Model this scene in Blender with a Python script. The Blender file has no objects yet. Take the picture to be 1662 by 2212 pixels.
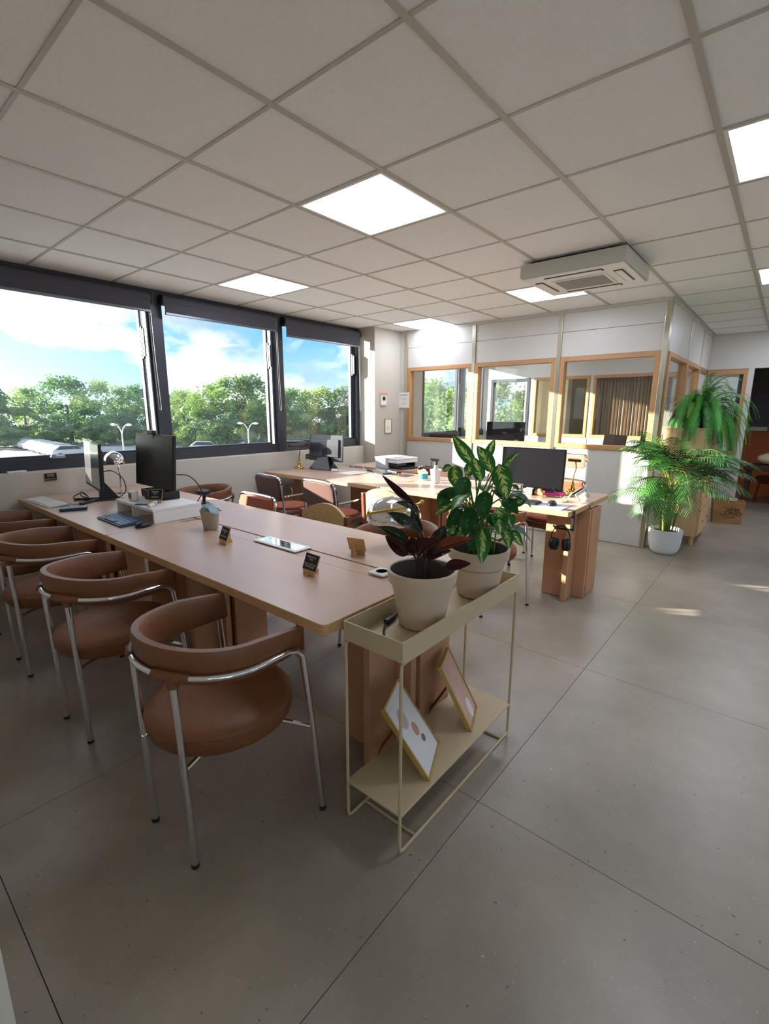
import bpy, bmesh, math, random
from mathutils import Vector, Matrix, Euler
R = math.radians
scene = bpy.context.scene
col = scene.collection
random.seed(7)

# ------------------------------------------------------------------ camera
H = 2.4626                     # ceiling height above the floor
CAM = Vector((0.9586, -0.6375, 1.3992))
YAW, PITCH, ROLL = -0.6963, -0.2092, 0.0022
_d = Vector((math.sin(YAW)*math.cos(PITCH), math.cos(YAW)*math.cos(PITCH), math.sin(PITCH)))
_r = Vector((math.cos(YAW), -math.sin(YAW), 0)); _u = _r.cross(_d)
_r2 = math.cos(ROLL)*_r + math.sin(ROLL)*_u; _u2 = -math.sin(ROLL)*_r + math.cos(ROLL)*_u
cam_data = bpy.data.cameras.new('camera'); cam = bpy.data.objects.new('camera', cam_data); col.objects.link(cam)
cam_data.sensor_fit = 'HORIZONTAL'; cam_data.sensor_width = 36.0
cam_data.lens = 36.0*1026.16/1662.0
cam_data.clip_start = 0.05; cam_data.clip_end = 600
m = Matrix((_r2, _u2, -_d)).transposed().to_4x4(); m.translation = CAM
cam.matrix_world = m
scene.camera = cam

# ------------------------------------------------------------------ light
SUN_DIR = Vector((1.0, 0.60, -0.255)).normalized()      # direction the light travels
SUN_ENERGY = 12.0
SKY_STRENGTH = 0.80
PANEL_EMIT = 7.2
scene.view_settings.view_transform = 'Standard'
scene.view_settings.look = 'None'
scene.view_settings.gamma = 1.0
scene.view_settings.use_curve_mapping = False
scene.view_settings.exposure = 1.14

sd = bpy.data.lights.new('sun', 'SUN'); sd.energy = SUN_ENERGY; sd.angle = R(0.6); sd.color = (1.0, 0.93, 0.84)
sun = bpy.data.objects.new('sun', sd); col.objects.link(sun)
sun.rotation_euler = SUN_DIR.to_track_quat('-Z', 'Y').to_euler()
sun.location = (-30, -18, 9)

w = bpy.data.worlds.new('sky'); scene.world = w; w.use_nodes = True
nt = w.node_tree; nt.nodes.clear()
def wn(t, **k):
    n = nt.nodes.new(t)
    for a, b in k.items(): setattr(n, a, b)
    return n
L = nt.links.new
tc = wn('ShaderNodeTexCoord'); sep = wn('ShaderNodeSeparateXYZ'); L(tc.outputs['Generated'], sep.inputs[0])
# clear sky: pale at the horizon, blue above
mr = wn('ShaderNodeMapRange'); mr.inputs[1].default_value = -0.02; mr.inputs[2].default_value = 0.42; L(sep.outputs[2], mr.inputs[0])
ramp = wn('ShaderNodeValToRGB'); e = ramp.color_ramp.elements
e[0].color = (0.45, 0.66, 0.80, 1); e[1].color = (0.08, 0.26, 0.60, 1)
x = ramp.color_ramp.elements.new(0.35); x.color = (0.14, 0.38, 0.70, 1); L(mr.outputs[0], ramp.inputs[0])
# clouds
mp = wn('ShaderNodeMapping'); mp.inputs['Scale'].default_value = (2.8, 2.8, 5.8); mp.inputs['Location'].default_value = (1.3, 0.55, 0.15); L(tc.outputs['Generated'], mp.inputs[0])
nz = wn('ShaderNodeTexNoise'); nz.inputs['Scale'].default_value = 1.35; nz.inputs['Detail'].default_value = 9; nz.inputs['Roughness'].default_value = 0.56; nz.inputs['Distortion'].default_value = 0.35; L(mp.outputs[0], nz.inputs[0])
cr = wn('ShaderNodeValToRGB'); cr.color_ramp.elements[0].position = 0.44; cr.color_ramp.elements[1].position = 0.55; L(nz.outputs[0], cr.inputs[0])
mp2 = wn('ShaderNodeMapping'); mp2.inputs['Scale'].default_value = (2.8, 2.8, 5.8); mp2.inputs['Location'].default_value = (1.36, 0.60, -0.02); L(tc.outputs['Generated'], mp2.inputs[0])
nz2 = wn('ShaderNodeTexNoise'); nz2.inputs['Scale'].default_value = 1.5; nz2.inputs['Detail'].default_value = 6; L(mp2.outputs[0], nz2.inputs[0])
cc = wn('ShaderNodeValToRGB'); cc.color_ramp.elements[0].position = 0.42; cc.color_ramp.elements[1].position = 0.62
cc.color_ramp.elements[0].color = (0.33, 0.41, 0.54, 1); cc.color_ramp.elements[1].color = (1.22, 1.20, 1.17, 1); L(nz2.outputs[0], cc.inputs[0])
mx = wn('ShaderNodeMixRGB'); L(cr.outputs[0], mx.inputs[0]); L(ramp.outputs[0], mx.inputs[1]); L(cc.outputs[0], mx.inputs[2])
# aureole round the sun
dp = wn('ShaderNodeVectorMath', operation='DOT_PRODUCT'); dp.inputs[1].default_value = tuple(-SUN_DIR); L(tc.outputs['Generated'], dp.inputs[0])
mxx = wn('ShaderNodeMath', operation='MAXIMUM'); mxx.inputs[1].default_value = 0.0; L(dp.outputs['Value'], mxx.inputs[0])
pw = wn('ShaderNodeMath', operation='POWER'); pw.inputs[1].default_value = 5.0; L(mxx.outputs[0], pw.inputs[0])
gl = wn('ShaderNodeMixRGB', blend_type='ADD'); gl.inputs[2].default_value = (1.5, 1.4, 1.2, 1); L(pw.outputs[0], gl.inputs[0]); L(mx.outputs[0], gl.inputs[1])
bg = wn('ShaderNodeBackground'); bg.inputs[1].default_value = SKY_STRENGTH; L(gl.outputs[0], bg.inputs[0])
wo = wn('ShaderNodeOutputWorld'); L(bg.outputs[0], wo.inputs[0])

# ------------------------------------------------------------------ materials
def lin(h):
    h = h.lstrip('#'); c = [int(h[i:i+2], 16)/255 for i in (0, 2, 4)]
    return [v/12.92 if v <= .04045 else ((v+.055)/1.055)**2.4 for v in c]
MATS = {}
def M(name, hexc, rough=0.5, metal=0.0, noise=None, bump=None, spec=0.5, coat=0.0, trans=0.0, emit=None, stretch=None, world=False, alpha=1.0, sheen=0.0, sub=0.0, detail=4):
    """noise=(scale, amount): colour mottling; bump=(scale, strength); stretch: grain direction scales"""
    if name in MATS: return MATS[name]
    mt = bpy.data.materials.new(name); mt.use_nodes = True; MATS[name] = mt
    t = mt.node_tree; b = t.nodes['Principled BSDF']; ln = t.links.new
    c = lin(hexc); b.inputs['Base Color'].default_value = (*c, 1)
    b.inputs['Roughness'].default_value = rough; b.inputs['Metallic'].default_value = metal
    b.inputs['Specular IOR Level'].default_value = spec; b.inputs['Coat Weight'].default_value = coat
    b.inputs['Transmission Weight'].default_value = trans; b.inputs['Alpha'].default_value = alpha
    b.inputs['Sheen Weight'].default_value = sheen
    if emit: b.inputs['Emission Color'].default_value = (*lin(emit[0]), 1); b.inputs['Emission Strength'].default_value = emit[1]
    if noise or bump:
        if world:
            g = t.nodes.new('ShaderNodeNewGeometry'); src = g.outputs['Position']
        else:
            g = t.nodes.new('ShaderNodeTexCoord'); src = g.outputs['Object']
        if stretch:
            mp = t.nodes.new('ShaderNodeMapping'); mp.inputs['Scale'].default_value = stretch; ln(src, mp.inputs[0]); src = mp.outputs[0]
    if noise:
        n = t.nodes.new('ShaderNodeTexNoise'); n.inputs['Scale'].default_value = noise[0]; n.inputs['Detail'].default_value = detail; ln(src, n.inputs[0])
        r = t.nodes.new('ShaderNodeValToRGB'); a = noise[1]
        r.color_ramp.elements[0].position = .3; r.color_ramp.elements[1].position = .7
        r.color_ramp.elements[0].color = (*[max(0, v*(1-a)) for v in c], 1); r.color_ramp.elements[1].color = (*[min(1, v*(1+a)) for v in c], 1)
        ln(n.outputs[0], r.inputs[0]); ln(r.outputs[0], b.inputs['Base Color'])
    if bump:
        n = t.nodes.new('ShaderNodeTexNoise'); n.inputs['Scale'].default_value = bump[0]; n.inputs['Detail'].default_value = 3; ln(src, n.inputs[0])
        bp = t.nodes.new('ShaderNodeBump'); bp.inputs['Strength'].default_value = bump[1]; bp.inputs['Distance'].default_value = .01
        ln(n.outputs[0], bp.inputs['Height']); ln(bp.outputs[0], b.inputs['Normal'])
    return mt
def glass_mat(name, tint=(0.96, 0.98, 0.97), base=0.04, dust=0.0):
    mt = bpy.data.materials.new(name); mt.use_nodes = True; MATS[name] = mt
    t = mt.node_tree; t.nodes.clear(); ln = t.links.new
    lw = t.nodes.new('ShaderNodeLayerWeight'); lw.inputs[0].default_value = .5
    p = t.nodes.new('ShaderNodeMath'); p.operation = 'POWER'; p.inputs[1].default_value = 4.0; ln(lw.outputs['Facing'], p.inputs[0])
    a = t.nodes.new('ShaderNodeMath'); a.operation = 'MULTIPLY_ADD'; a.inputs[1].default_value = .9; a.inputs[2].default_value = base; ln(p.outputs[0], a.inputs[0])
    tr = t.nodes.new('ShaderNodeBsdfTransparent'); tr.inputs[0].default_value = (*tint, 1)
    gl = t.nodes.new('ShaderNodeBsdfGlossy'); gl.inputs['Roughness'].default_value = 0.0
    mx = t.nodes.new('ShaderNodeMixShader'); ln(a.outputs[0], mx.inputs[0]); ln(tr.outputs[0], mx.inputs[1]); ln(gl.outputs[0], mx.inputs[2])
    o = t.nodes.new('ShaderNodeOutputMaterial')
    if dust:      # a film of dust on the outside of the pane
        g = t.nodes.new('ShaderNodeNewGeometry'); nz = t.nodes.new('ShaderNodeTexNoise'); nz.inputs['Scale'].default_value = 1.6; nz.inputs['Detail'].default_value = 5; ln(g.outputs['Position'], nz.inputs[0])
        mr_ = t.nodes.new('ShaderNodeMapRange'); mr_.inputs[1].default_value = .3; mr_.inputs[2].default_value = .7; mr_.inputs[3].default_value = dust*.4; mr_.inputs[4].default_value = dust*1.6; ln(nz.outputs[0], mr_.inputs[0])
        tl = t.nodes.new('ShaderNodeBsdfTranslucent'); tl.inputs[0].default_value = (.75, .88, 1.0, 1); m2 = t.nodes.new('ShaderNodeMixShader'); ln(mr_.outputs[0], m2.inputs[0]); ln(mx.outputs[0], m2.inputs[1]); ln(tl.outputs[0], m2.inputs[2]); ln(m2.outputs[0], o.inputs[0])
    else: ln(mx.outputs[0], o.inputs[0])
    return mt

WHITE = M('white_paint', 'EDEBE6', .62, noise=(3, .02))
WALLW = M('wall_paint', 'C9C2B3', .75, bump=(180, .06))
PANELW = M('partition_panel', 'CBC7BF', .38, noise=(2, .015))
ALU = M('anodised_aluminium', 'C9C3AE', .28, 1.0, stretch=(40, 40, 1), bump=(8, .05))
WOODFR = M('oak_frame', 'B98A5C', .5, noise=(9, .16), stretch=(3, 3, 12), bump=(30, .04))
DARKFR = M('anthracite_metal', '3A3C44', .42, .25)
SASH = M('grey_sash', 'A9AEB3', .3, .7)
BLIND = M('blind_fabric', '4B4B55', .85, bump=(400, .1))
GLASS = glass_mat('window_glass', base=.016, dust=.0042)
GLASS2 = glass_mat('partition_glass', (0.97, 0.98, 0.97), base=.05)
CTILE = M('mineral_tile', 'F2F3F3', .95, noise=(60, .02), bump=(260, .25), world=True)
CBAR = M('grid_bar_metal', 'B9B5AB', .5)
LAMI = M('pink_brown_laminate', 'C3A38F', .32, noise=(1.6, .05), stretch=(1, 4, 1), spec=.5, world=True)
PLY = M('birch_ply_edge', 'C79C6E', .6, noise=(14, .12), stretch=(1, 1, 18), world=True)
MDF = M('mdf_board', 'BC8C68', .6, noise=(6, .07), world=True)
LEATHER = M('tan_leather', '7A4C2D', .42, noise=(7, .13), bump=(240, .14), spec=.45)
CHROME = M('chrome', 'E6E6E8', .07, 1.0)
STEEL = M('satin_steel', 'B9B9BA', .22, 1.0)
BRASS = M('brass', 'C9A24E', .2, 1.0)
BLACKP = M('black_plastic', '17171A', .45)
BLACKG = M('black_gloss', '0C0C0F', .16)
SCREEN = M('screen_glass', '0D0D12', .3, spec=.35)
BEIGEM = M('beige_powder_coat', 'C3B08C', .5, bump=(500, .03))
POTP = M('taupe_pot', 'CDB8A0', .48)
SOIL = M('potting_soil', '2B211A', .95, noise=(60, .4), bump=(60, .8))
PAPER = M('paper', 'ECE8E0', .8)
WHITEP = M('white_plastic', 'E6E5E1', .4)
GREYP = M('grey_plastic', '9A9A9A', .5)
CHALK = M('chalkboard', '16171A', .75)
CHALKW = M('chalk', 'D8D8D4', .9)
PINE = M('pine', 'DDB083', .55, noise=(5, .10), stretch=(2, 2, 9))
CORK = M('light_ply', 'D1A671', .6, noise=(14, .1))
CONC = None
def concrete():
    mt = bpy.data.materials.new('concrete_tile'); mt.use_nodes = True
    t = mt.node_tree; b = t.nodes['Principled BSDF']; ln = t.links.new
    g = t.nodes.new('ShaderNodeNewGeometry'); src = g.outputs['Position']
    def nz(s, d, ro=.55):
        n = t.nodes.new('ShaderNodeTexNoise'); n.inputs['Scale'].default_value = s; n.inputs['Detail'].default_value = d; n.inputs['Roughness'].default_value = ro; ln(src, n.inputs[0]); return n
    a = nz(1.5, 8, .6); r = t.nodes.new('ShaderNodeValToRGB'); r.color_ramp.elements[0].position = .32; r.color_ramp.elements[1].position = .7
    r.color_ramp.elements[0].color = (*lin('8C8275'), 1); r.color_ramp.elements[1].color = (*lin('A99E8D'), 1); ln(a.outputs[0], r.inputs[0])
    s = nz(95, 2); rs = t.nodes.new('ShaderNodeValToRGB'); rs.color_ramp.elements[0].position = .70; rs.color_ramp.elements[1].position = .76; ln(s.outputs[0], rs.inputs[0])
    m1 = t.nodes.new('ShaderNodeMixRGB'); m1.inputs[2].default_value = (*lin('C8C2B6'), 1); ln(rs.outputs[0], m1.inputs[0]); ln(r.outputs[0], m1.inputs[1])
    s2 = nz(60, 2); rs2 = t.nodes.new('ShaderNodeValToRGB'); rs2.color_ramp.elements[0].position = .25; rs2.color_ramp.elements[1].position = .30
    rs2.color_ramp.elements[0].color = (1, 1, 1, 1); rs2.color_ramp.elements[1].color = (0, 0, 0, 1); ln(s2.outputs[0], rs2.inputs[0])
    m2 = t.nodes.new('ShaderNodeMixRGB'); m2.inputs[2].default_value = (*lin('5A534B'), 1); ln(rs2.outputs[0], m2.inputs[0]); ln(m1.outputs[0], m2.inputs[1])
    ln(m2.outputs[0], b.inputs['Base Color'])
    c = nz(5, 5); rr = t.nodes.new('ShaderNodeMapRange'); rr.inputs[3].default_value = .27; rr.inputs[4].default_value = .42; ln(c.outputs[0], rr.inputs[0]); ln(rr.outputs[0], b.inputs['Roughness'])
    bp = t.nodes.new('ShaderNodeBump'); bp.inputs['Strength'].default_value = .06; bp.inputs['Distance'].default_value = .01; ln(nz(120, 3).outputs[0], bp.inputs['Height']); ln(bp.outputs[0], b.inputs['Normal'])
    return mt
CONC = concrete()

# ------------------------------------------------------------------ mesh helpers
class MB:
    def __init__(s): s.v = []; s.f = []; s.mi = []; s.cur = 0; s.uv = {}
    def add(s, vs, fs, uvs=None):
        o = len(s.v); s.v += [tuple(p) for p in vs]
        for f in fs: s.f.append(tuple(i+o for i in f)); s.mi.append(s.cur)
        if uvs:
            for i, q in enumerate(uvs): s.uv[o+i] = q
        return s
    def box(s, x0, x1, y0, y1, z0, z1):
        return s.add([(x0,y0,z0),(x1,y0,z0),(x1,y1,z0),(x0,y1,z0),(x0,y0,z1),(x1,y0,z1),(x1,y1,z1),(x0,y1,z1)],
                     [(0,3,2,1),(4,5,6,7),(0,1,5,4),(1,2,6,5),(2,3,7,6),(3,0,4,7)])
    def obox(s, c, size, rot=(0,0,0)):
        m = Euler(rot).to_matrix(); hx, hy, hz = [k/2 for k in size]; c = Vector(c)
        vs = [c + m @ Vector((a*hx, b*hy, d*hz)) for d in (-1,1) for a, b in ((-1,-1),(1,-1),(1,1),(-1,1))]
        return s.add(vs, [(0,3,2,1),(4,5,6,7),(0,1,5,4),(1,2,6,5),(2,3,7,6),(3,0,4,7)])
    def tube(s, pts, r, n=8, closed=False, cap=True):
        pts = [Vector(p) for p in pts]; N = len(pts)
        rs = r if isinstance(r, (list, tuple)) else [r]*N
        tg = []
        for i in range(N):
            if closed: a, b = pts[(i-1) % N], pts[(i+1) % N]
            else: a, b = pts[max(i-1,0)], pts[min(i+1,N-1)]
            tg.append((b-a).normalized())
        up = Vector((0,0,1)) if abs(tg[0].z) < .9 else Vector((1,0,0))
        nrm = (up - tg[0]*up.dot(tg[0])).normalized(); rings = []
        for i in range(N):
            nrm = (nrm - tg[i]*nrm.dot(tg[i]))
            nrm = nrm.normalized() if nrm.length > 1e-6 else tg[i].orthogonal().normalized()
            bi = tg[i].cross(nrm)
            rings.append([pts[i] + rs[i]*(math.cos(2*math.pi*k/n)*nrm + math.sin(2*math.pi*k/n)*bi) for k in range(n)])
        vs = [p for rg in rings for p in rg]; fs = []
        for i in range(N if closed else N-1):
            j = (i+1) % N
            for k in range(n): fs.append((i*n+k, i*n+(k+1)%n, j*n+(k+1)%n, j*n+k))
        if cap and not closed: fs += [tuple(range(n-1,-1,-1)), tuple((N-1)*n+k for k in range(n))]
        return s.add(vs, fs)
    def lathe(s, prof, n=24, c=(0,0,0), sx=1, sy=1):
        vs = []; fs = []; c = Vector(c)
        for r, z in prof:
            for k in range(n): vs.append(c + Vector((r*sx*math.cos(2*math.pi*k/n), r*sy*math.sin(2*math.pi*k/n), z)))
        for i in range(len(prof)-1):
            for k in range(n): fs.append((i*n+k, i*n+(k+1)%n, (i+1)*n+(k+1)%n, (i+1)*n+k))
        fs.append(tuple(range(n-1,-1,-1))); fs.append(tuple((len(prof)-1)*n+k for k in range(n)))
        return s.add(vs, fs)
    def prism(s, poly, z0, z1):
        n = len(poly); vs = [(x,y,z0) for x,y in poly]+[(x,y,z1) for x,y in poly]
        fs = [tuple(range(n-1,-1,-1)), tuple(range(n,2*n))]+[(i,(i+1)%n,n+(i+1)%n,n+i) for i in range(n)]
        return s.add(vs, fs)
    def grid(s, rows, uv=False):
        nr, nc = len(rows), len(rows[0]); vs = [p for r in rows for p in r]
        fs = [(i*nc+j, i*nc+j+1, (i+1)*nc+j+1, (i+1)*nc+j) for i in range(nr-1) for j in range(nc-1)]
        return s.add(vs, fs, [(i/(nr-1), j/(nc-1)) for i in range(nr) for j in range(nc)] if uv else None)
    def ell(s, c, rad, n=16, m=10):
        pr = [(max(1e-4, math.sin(math.pi*i/m)), -math.cos(math.pi*i/m)) for i in range(m+1)]
        o = len(s.v); s.lathe(pr, n)
        for i in range(o, len(s.v)):
            x, y, z = s.v[i]; s.v[i] = (c[0]+x*rad[0], c[1]+y*rad[1], c[2]+z*rad[2])
        return s
    def xform(s, mat, start=0):
        for i in range(start, len(s.v)): s.v[i] = tuple(mat @ Vector(s.v[i]))
        return s
    def mesh(s, name, mats, smooth=False, bevel=0, seg=2, weld=False):
        me = bpy.data.meshes.new(name); me.from_pydata(s.v, [], s.f)
        mats = mats if isinstance(mats, (list, tuple)) else [mats]
        for q in mats: me.materials.append(q)
        me.polygons.foreach_set('material_index', s.mi)
        if s.uv:
            ul = me.uv_layers.new(name='UVMap')
            for lp in me.loops: ul.data[lp.index].uv = s.uv.get(lp.vertex_index, (0, 0))
        if bevel or weld:
            b = bmesh.new(); b.from_mesh(me)
            if weld: bmesh.ops.remove_doubles(b, verts=b.verts, dist=1e-5)
            if bevel:
                b.normal_update()
                ed = [q for q in b.edges if len(q.link_faces) == 2 and q.calc_face_angle(0) > R(35)]
                bmesh.ops.bevel(b, geom=ed, offset=bevel, segments=seg, affect='EDGES', profile=.5, clamp_overlap=True)
            b.to_mesh(me); b.free()
        if smooth:
            me.polygons.foreach_set('use_smooth', [True]*len(me.polygons)); me.set_sharp_from_angle(angle=R(38))
        me.update(); return me
    def build(s, name, mats, parent=None, smooth=False, bevel=0, seg=2, label=None, weld=False):
        o = bpy.data.objects.new(name, s.mesh(name, mats, smooth, bevel, seg, weld)); col.objects.link(o)
        if parent: o.parent = parent
        if label: o['label'] = label
        return o
def thing(name, label, cat, loc=(0,0,0), rz=0, group=None):
    o = bpy.data.objects.new(name, None); col.objects.link(o); o.empty_display_size = .1
    o.location = loc; o.rotation_euler = (0,0,rz); o['label'] = label; o['category'] = cat
    if group: o['group'] = group
    return o
def tag(o, label, cat, group=None):
    o['label'] = label; o['category'] = cat
    if group: o['group'] = group
    return o
def struct(o, label=None):
    o['kind'] = 'structure'
    if label: o['label'] = label
    return o
def sempty(name, label=None, loc=(0,0,0)):
    o = bpy.data.objects.new(name, None); col.objects.link(o); o.location = loc; o.empty_display_size = .1
    return struct(o, label)
def part(name, me, parent, loc=(0,0,0), rot=(0,0,0)):
    o = bpy.data.objects.new(name, me); col.objects.link(o); o.parent = parent; o.location = loc; o.rotation_euler = rot
    return o
def dup(root, loc, rz, label, group=None):
    r = root.copy(); col.objects.link(r); r.location = loc; r.rotation_euler = (0,0,rz); r['label'] = label
    if group: r['group'] = group
    for ch in list(root.children):
        c = ch.copy(); col.objects.link(c); c.parent = r
        for g in ch.children:
            q = g.copy(); col.objects.link(q); q.parent = c
    return r
def text_mesh(txt, size, align='CENTER', spacing=1.0, extrude=0.0):
    cu = bpy.data.curves.new('lettering', 'FONT'); cu.body = txt; cu.size = size; cu.align_x = align; cu.align_y = 'CENTER'; cu.space_line = spacing; cu.extrude = extrude; cu.resolution_u = 3
    o = bpy.data.objects.new('lettering', cu); col.objects.link(o)
    dg = bpy.context.evaluated_depsgraph_get(); me = bpy.data.meshes.new_from_object(o.evaluated_get(dg))
    bpy.data.objects.remove(o); return me
def lettering(txt, size, mat, parent, loc, rot, align='CENTER', spacing=1.0, name='lettering'):
    me = text_mesh(txt, size, align, spacing); me.materials.clear(); me.materials.append(mat)
    return part(name, me, parent, loc, rot)
def arc(c, r, a0, a1, n, z=0):
    return [(c[0]+r*math.cos(R(a0+(a1-a0)*i/n)), c[1]+r*math.sin(R(a0+(a1-a0)*i/n)), z) for i in range(n+1)]
def smooth_path(pts, n=6):
    """Catmull-Rom through the points"""
    P = [Vector(p) for p in pts]; out = []
    for i in range(len(P)-1):
        a, b, c, d = P[max(i-1,0)], P[i], P[i+1], P[min(i+2,len(P)-1)]
        for k in range(n):
            t = k/n; out.append(.5*((2*b)+(c-a)*t+(2*a-5*b+4*c-d)*t*t+(3*b-a-3*c+d)*t**3))
    out.append(P[-1]); return out
# ================================================================== the room
# ---- floor: 1.2 m concrete-look tiles over a dark grout bed
fl = struct(MB().box(-3.7, 4.0, -3.0, 11.0, -.10, -.004).build('floor', M('grout', '4A443E', .9)))
tile_me = MB().box(-.5988, .5988, -.5988, .5988, -.02, 0).mesh('floor_tile', CONC)
for i in range(-4, 4):
    for j in range(-3, 9):
        cx, cy = .273+1.2*i+.6, .723+1.2*j+.6
        if -3.6 < cx+.6 and cx-.6 < 4.0: part('floor_tile', tile_me, fl, (cx, cy, 0))

# ---- ceiling: 0.6 m mineral tiles in a visible metal grid
LIGHTS = [(-3.0, 1.8), (-1.2, 1.2), (.6, 1.8), (-3.0, 4.2), (-1.2, 3.6), (.6, 4.2), (.6, 6.6), (-3.0, 6.6), (-1.2, 6.0)]      # lower corner of each 600 mm panel
ce = struct(MB().box(-3.75, 4.0, -3.0, 11.0, H+.05, H+.35).build('ceiling', WHITE))
ct_me = MB().box(-.292, .292, -.292, .292, 0.002, .018).mesh('ceiling_tile', CTILE)
for i in range(-6, 6):
    for j in range(-5, 18):
        x0, y0 = .6*i, .6*j
        if any(abs(x0-a) < .1 and abs(y0-b) < .1 for a, b in LIGHTS): continue
        part('ceiling_tile', ct_me, ce, (x0+.3, y0+.3, H))
bar_y = MB().box(-.012, .012, -3.0, 11.0, -.003, .02).mesh('grid_bar', CBAR)
for i in range(-5, 7): part('grid_bar', bar_y, ce, (.6*i, 0, H))
bar_x = MB().box(-.288, .288, -.008, .008, -.0015, .02).mesh('cross_bar', CBAR)
for i in range(-6, 6):
    for j in range(-1, 14): part('cross_bar', bar_x, ce, (.6*i+.3, .6*j, H))

# ---- window wall
wl = sempty('wall_left', 'cream wall with a run of dark framed windows')
MB().box(-3.75, -3.50, -.6, 4.25, 0, .93).build('parapet', WALLW, wl, bevel=.006)
MB().box(-3.75, -3.60, -.6, .17, .93, H+.05).build('wall_end', WALLW, wl)
MB().box(-3.80, -3.585, .17, 4.25, 2.435, H+.05).build('head_trim', DARKFR, wl)
MB().box(-3.75, -3.30, 4.25, 4.80, 0, H+.04).build('pillar', M('wall_paint_darkened', 'BDB6A8', .8, bump=(180, .06)), wl)  # same cream wall paint, colour darkened to offset light from the close panel
MB().box(-3.75, -3.60, 4.80, 5.76, 0, H+.05).build('wall_end', WALLW, wl)
MB().box(-3.75, -3.55, 5.76, 7.80, 0, .95).build('parapet', WALLW, wl)
MB().box(-3.75, -3.60, 7.80, 8.05, 0, H+.05).build('wall_end', WALLW, wl)
MB().box(-3.75, -3.55, 8.05, 10.0, 0, .95).build('parapet', WALLW, wl)
MB().box(-3.75, -3.60, 10.0, 11.0, 0, H+.05).build('wall_end', WALLW, wl)
MB().box(-3.75, -3.60, 5.76, 10.0, 2.30, H+.05).build('head_trim', WALLW, wl)
def window(n, y0, y1, z1=2.435, z0=.93, label='', post=True, handle=True, vent=True):
    w = sempty('window_%d' % n, label)
    b = MB(); b.box(-3.70,-3.59, y0, y1, z0, z0+.095); b.box(-3.70,-3.59, y0, y0+.035, z0+.095, z1); b.box(-3.70,-3.62, y1-.012, y1, z0+.095, z1); b.box(-3.70,-3.59, y0+.035, y1-.035, z1-.06, z1)
    b.build('outer_frame', DARKFR, w)
    s0, s1 = y0+.035, y1-(.055 if n != 3 else .030)
    b = MB(); zz0, zz1 = z0+.095, z1-.06
    b.box(-3.685,-3.63, s0, s1, zz0, zz0+.018); b.box(-3.685,-3.63, s0, s1, zz1-.018, zz1); b.box(-3.685,-3.63, s0, s0+.016, zz0+.018, zz1-.018); b.box(-3.69,-3.645, s1-.018, s1, zz0+.018, zz1-.018)
    b.build('sash', DARKFR, w)
    MB().box(-3.69,-3.65, s1+.002, s1+.015, zz0, zz1).build('sash_strip', SASH, w)
    MB().box(-3.664,-3.656, s0+.014, s1-.02, zz0+.016, zz1-.016).build('pane', GLASS, w)
    if handle:
        b = MB(); b.box(-3.63,-3.605, s1-.02, s1+.0, 1.86, 2.14); b.box(-3.605,-3.575, s1-.017, s1-.004, 1.88, 2.12); b.build('handle', BLACKP, w, bevel=.004)
    if vent:
        b = MB(); b.obox((-3.575, y0+.46, z0+.10), (.03, .10, .022)); b.obox((-3.56, y0+.43, z0+.113), (.02, .03, .02)); b.build('latch', SASH, w, bevel=.003)
    if post:
        MB().box(-3.74, -3.575, y1, y1+(.085 if n != 3 else .05), z0-.0, H+.0).build('post', DARKFR, w, bevel=.004)
    return w
WY = [(.17, 1.49), (1.575, 2.865), (2.95, 4.20)]
window(1, *WY[0], label='leftmost dark framed window, nearest the camera')
window(2, *WY[1], label='middle dark framed window behind the tall black monitor', vent=False)
window(3, *WY[2], label='third dark framed window, next to the cream pillar')
window(14, 7.03, 7.80, z1=2.30, z0=.95, label='narrow far window inside the glazed office', post=False, vent=False, handle=False)
window(4, 5.76, 6.945, z1=2.30, z0=.95, label='wide window inside the glazed office', vent=False, handle=False)
window(5, 8.05, 10.0, z1=2.30, z0=.95, label='window of the far room beyond the glazed office', post=False, vent=False, handle=False)
# roller blinds, rolled up under the ceiling
for k, (y0, y1) in enumerate(WY):
    t = thing('roller_blind', ['rolled-up charcoal roller blind over the leftmost window', 'rolled-up charcoal roller blind over the middle window', 'rolled-up charcoal roller blind over the window beside the pillar'][k], 'blind', (-3.535, (y0+y1)/2, 2.375), 0, 'roller blinds above the windows')
    hw = (y1-y0)/2-.012; low = [.115, .115, .15][k]
    MB().tube([(0,-hw,0),(0,hw,0)], .044, 20).build('roll', BLIND, t, smooth=True)
    MB().box(.034, .037, -hw+.01, hw-.01, -low+.01, 0).build('fabric', BLIND, t)
    MB().box(.026, .045, -hw+.01, hw-.01, -low-.012, -low+.012).build('hem_bar', M('hem_bar', '6E7078', .3, .8), t, bevel=.004)
    for sgn in (-1, 1):
        MB().tube([(0,sgn*hw,0),(0,sgn*(hw+.010),0)], .05, 16).build('end_bracket', BLACKP, t)
    MB().tube(smooth_path([(.04, hw-.03, -.02), (.045, hw-.03, -.5), (.045, hw-.02, -.93), (.05, hw-.01, -.96), (.045, hw, -.93), (.045, hw-.012, -.5), (.04, hw-.014, -.02)], 4), .0022, 5).build('chain', M('bead_chain', '8D8D90', .4), t)

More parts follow.
